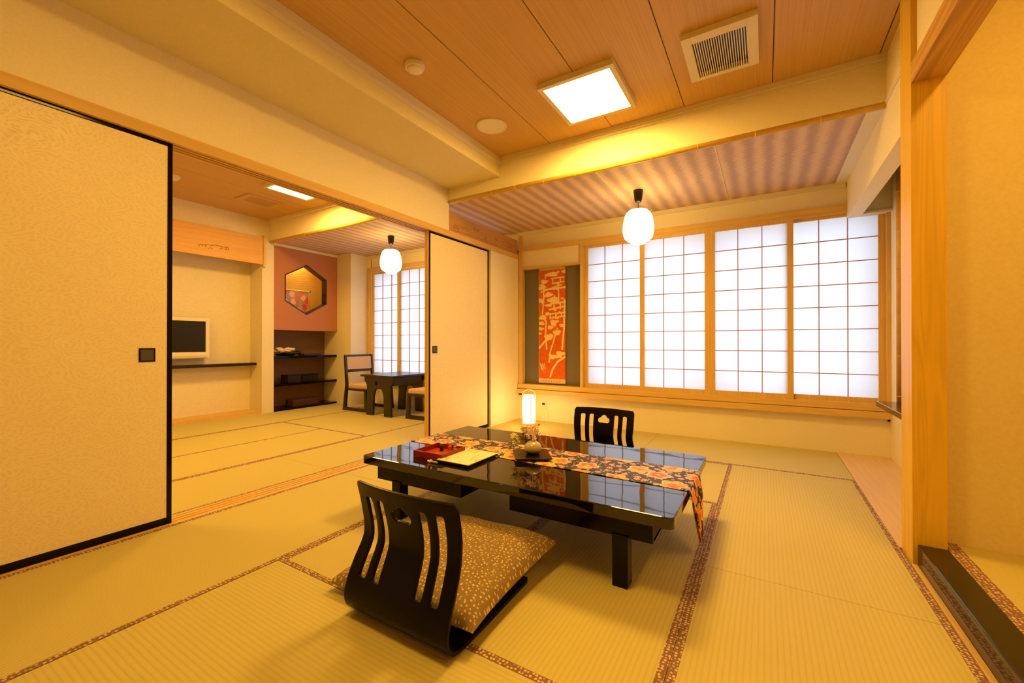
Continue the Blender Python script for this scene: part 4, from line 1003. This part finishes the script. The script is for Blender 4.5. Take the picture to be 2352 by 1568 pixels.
# flowered cloth hanging inside the hexagonal opening
t = thing('display_cloth', 'red flowered cloth hanging on a rod inside the hexagonal opening', 'cloth', (-6.08, 3.72, 1.75))
rws = []
for k in range(15):
    s = k / 14; rws.append([(-6.085 + 0.010 * math.sin(v * 26) * s + 0.02 * s, 3.46 + 0.47 * v + 0.02 * s * v, 1.742 - 0.37 * s) for v in [q / 24 for q in range(25)]])
m_cl = M('mat_red_flower_cloth', (0.7, 0.4, 0.3, 1), 0.7); uv = m_cl.uvco()
vn = m_cl.n.new('ShaderNodeTexVoronoi'); vn.voronoi_dimensions = '2D'; m_cl.L(uv, vn.inputs['Vector']); vn.inputs['Scale'].default_value = 9.5; dd = vn.outputs['Distance']; rr = m_cl.sep(vn.outputs['Color'])[0]
c_ = m_cl.mix(m_cl.ramp(dd, [(0.40, (1, 1, 1)), (0.50, (0, 0, 0))]), m_cl.mix(m_cl.noise(uv, 30, 3), (0.55, 0.42, 0.36, 1), (0.22, 0.14, 0.13, 1)), m_cl.mix(m_cl.ramp(rr, [(0.4, (0, 0, 0)), (0.5, (1, 1, 1))]), (0.72, 0.06, 0.03, 1), (0.80, 0.42, 0.36, 1)))
m_cl.col(c_)
cloth_strip('cloth_panel', rws, m_cl.m, t, (-6.08, 3.72, 1.75))
obj('rod', BM().tube([(-6.085, 3.40, 1.748), (-6.085, 3.975, 1.752)], 0.007, 8), m_white, t)
obj('rod_tip', BM().ball((-6.085, 3.978, 1.752), 0.012), m_laq, t)
obj('stand_post', BM().box(-6.115, -6.105, 3.66, 3.68, 1.166, 1.745).box(-6.11, -6.03, 3.60, 3.74, 1.166, 1.176), m_laq, t)

# ---------------------------------------------------------------- far room: small table and two chairs
m_dk = M('mat_dark_stained_wood', (0.016, 0.010, 0.006, 1), 0.27, 0.6).m
sx0, sx1, sy0, sy1, sz = -4.62, -4.02, 3.74, 4.44, 0.535
t = thing('small_table', 'small dark wooden table with arched end panels in the far room', 'table', (-4.32, 4.09, 0))
obj('tabletop', BM().box(sx0, sx1, sy0, sy1, sz - 0.026, sz, bevel=0.003), m_dk, t)
for y in (3.78, 4.34):
    xa, xb = -4.585, -4.045
    pl = [(xa, 0.508), (xa + 0.005, 0.46), (xa + 0.045, 0.40), (xa + 0.055, 0.30), (xa + 0.035, 0.002), (xa + 0.165, 0.002), (xa + 0.175, 0.25), (xa + 0.20, 0.33), (xa + 0.225, 0.355),
          (xb - 0.225, 0.355), (xb - 0.20, 0.33), (xb - 0.175, 0.25), (xb - 0.165, 0.002), (xb - 0.035, 0.002), (xb - 0.055, 0.30), (xb - 0.045, 0.40), (xb - 0.005, 0.46), (xb, 0.508)]
    B = BM()
    q = [pl[0:3] + [(xa + 0.225, 0.40), (xa + 0.225, 0.508)], [pl[2], pl[3], pl[4], pl[5], pl[6], pl[7], pl[8], (xa + 0.225, 0.40)],
         [(xa + 0.225, 0.355), (xb - 0.225, 0.355), (xb - 0.225, 0.508), (xa + 0.225, 0.508)],
         [(xb - 0.225, 0.508), (xb - 0.225, 0.40)] + pl[15:18], [(xb - 0.225, 0.40), pl[9], pl[10], pl[11], pl[12], pl[13], pl[14], pl[15]]]
    for poly in q: B.prism(poly, 'Y', y, y + 0.028)
    obj('end_panel', B, m_dk, t)
[obj('rail', BM().box(x_, x_ + 0.03, 3.81, 4.34, 0.40, 0.50), m_dk, t) for x_ in (-4.56, -4.10)]
obj('tenon', BM().box(-4.39, -4.355, 3.765, 3.782, 0.40, 0.445), m_laq, t)
m_seat = M('mat_tan_upholstery', (0.62, 0.415, 0.265, 1), 0.7, 0.2).m
def low_chair(label, loc, rotz):
    """back at -X, seat towards +X; origin on the floor at the centre of the seat"""
    x, y, z = loc; t = thing('low_chair', label, 'chair', loc, rotz, 'low chairs at the small far-room table'); w_ = 0.23
    for s in (-1, 1):
        yy = y + s * w_; a, b_ = yy - 0.015, yy + 0.015
        B = BM()
        B.prism([(x - 0.26, 0.0), (x - 0.205, 0.0), (x - 0.165, 0.36), (x - 0.205, 0.785), (x - 0.235, 0.785), (x - 0.205, 0.36)], 'Y', a, b_)
        obj('rear_upright', B, m_dk, t)
        obj('sled_runner', BM().box(x - 0.21, x + 0.26, a, b_, 0.0, 0.045, bevel=0.003), m_dk, t)
        obj('front_leg', BM().prism([(x + 0.20, 0.04), (x + 0.25, 0.04), (x + 0.225, 0.31), (x + 0.19, 0.31)], 'Y', a, b_), m_dk, t)
        obj('seat_rail', BM().box(x - 0.185, x + 0.23, a, b_, 0.285, 0.312), m_dk, t)
    obj('seat_cushion', BM().box(x - 0.175, x + 0.245, y - w_ + 0.012, y + w_ - 0.012, 0.312, 0.372, bevel=0.014), m_seat, t)
    def slant(z): return x - 0.205 - (z - 0.36) / 0.425 * 0.035
    for nm, z0, z1, th, mt in (('top_rail', 0.755, 0.785, 0.022, m_dk), ('middle_rail', 0.535, 0.575, 0.022, m_dk)):
        c = slant((z0 + z1) / 2) + 0.012; obj(nm, BM().box(c - th / 2, c + th / 2, y - w_, y + w_, z0, z1), mt, t)
    obj('back_pad', BM().prism([(slant(0.575) + 0.0, 0.575), (slant(0.575) + 0.028, 0.575), (slant(0.755) + 0.026, 0.755), (slant(0.755) + 0.0, 0.755)], 'Y', y - w_ + 0.016, y + w_ - 0.016), m_seat, t)
    return t
ch = low_chair('low dark chair with tan back pad left of the small far-room table', (-4.915, 4.13, 0.0), 0.0)
dup(ch, (-3.635, 4.09, 0.0), PI, 'low dark chair right of the small table, mostly hidden by the sliding door')
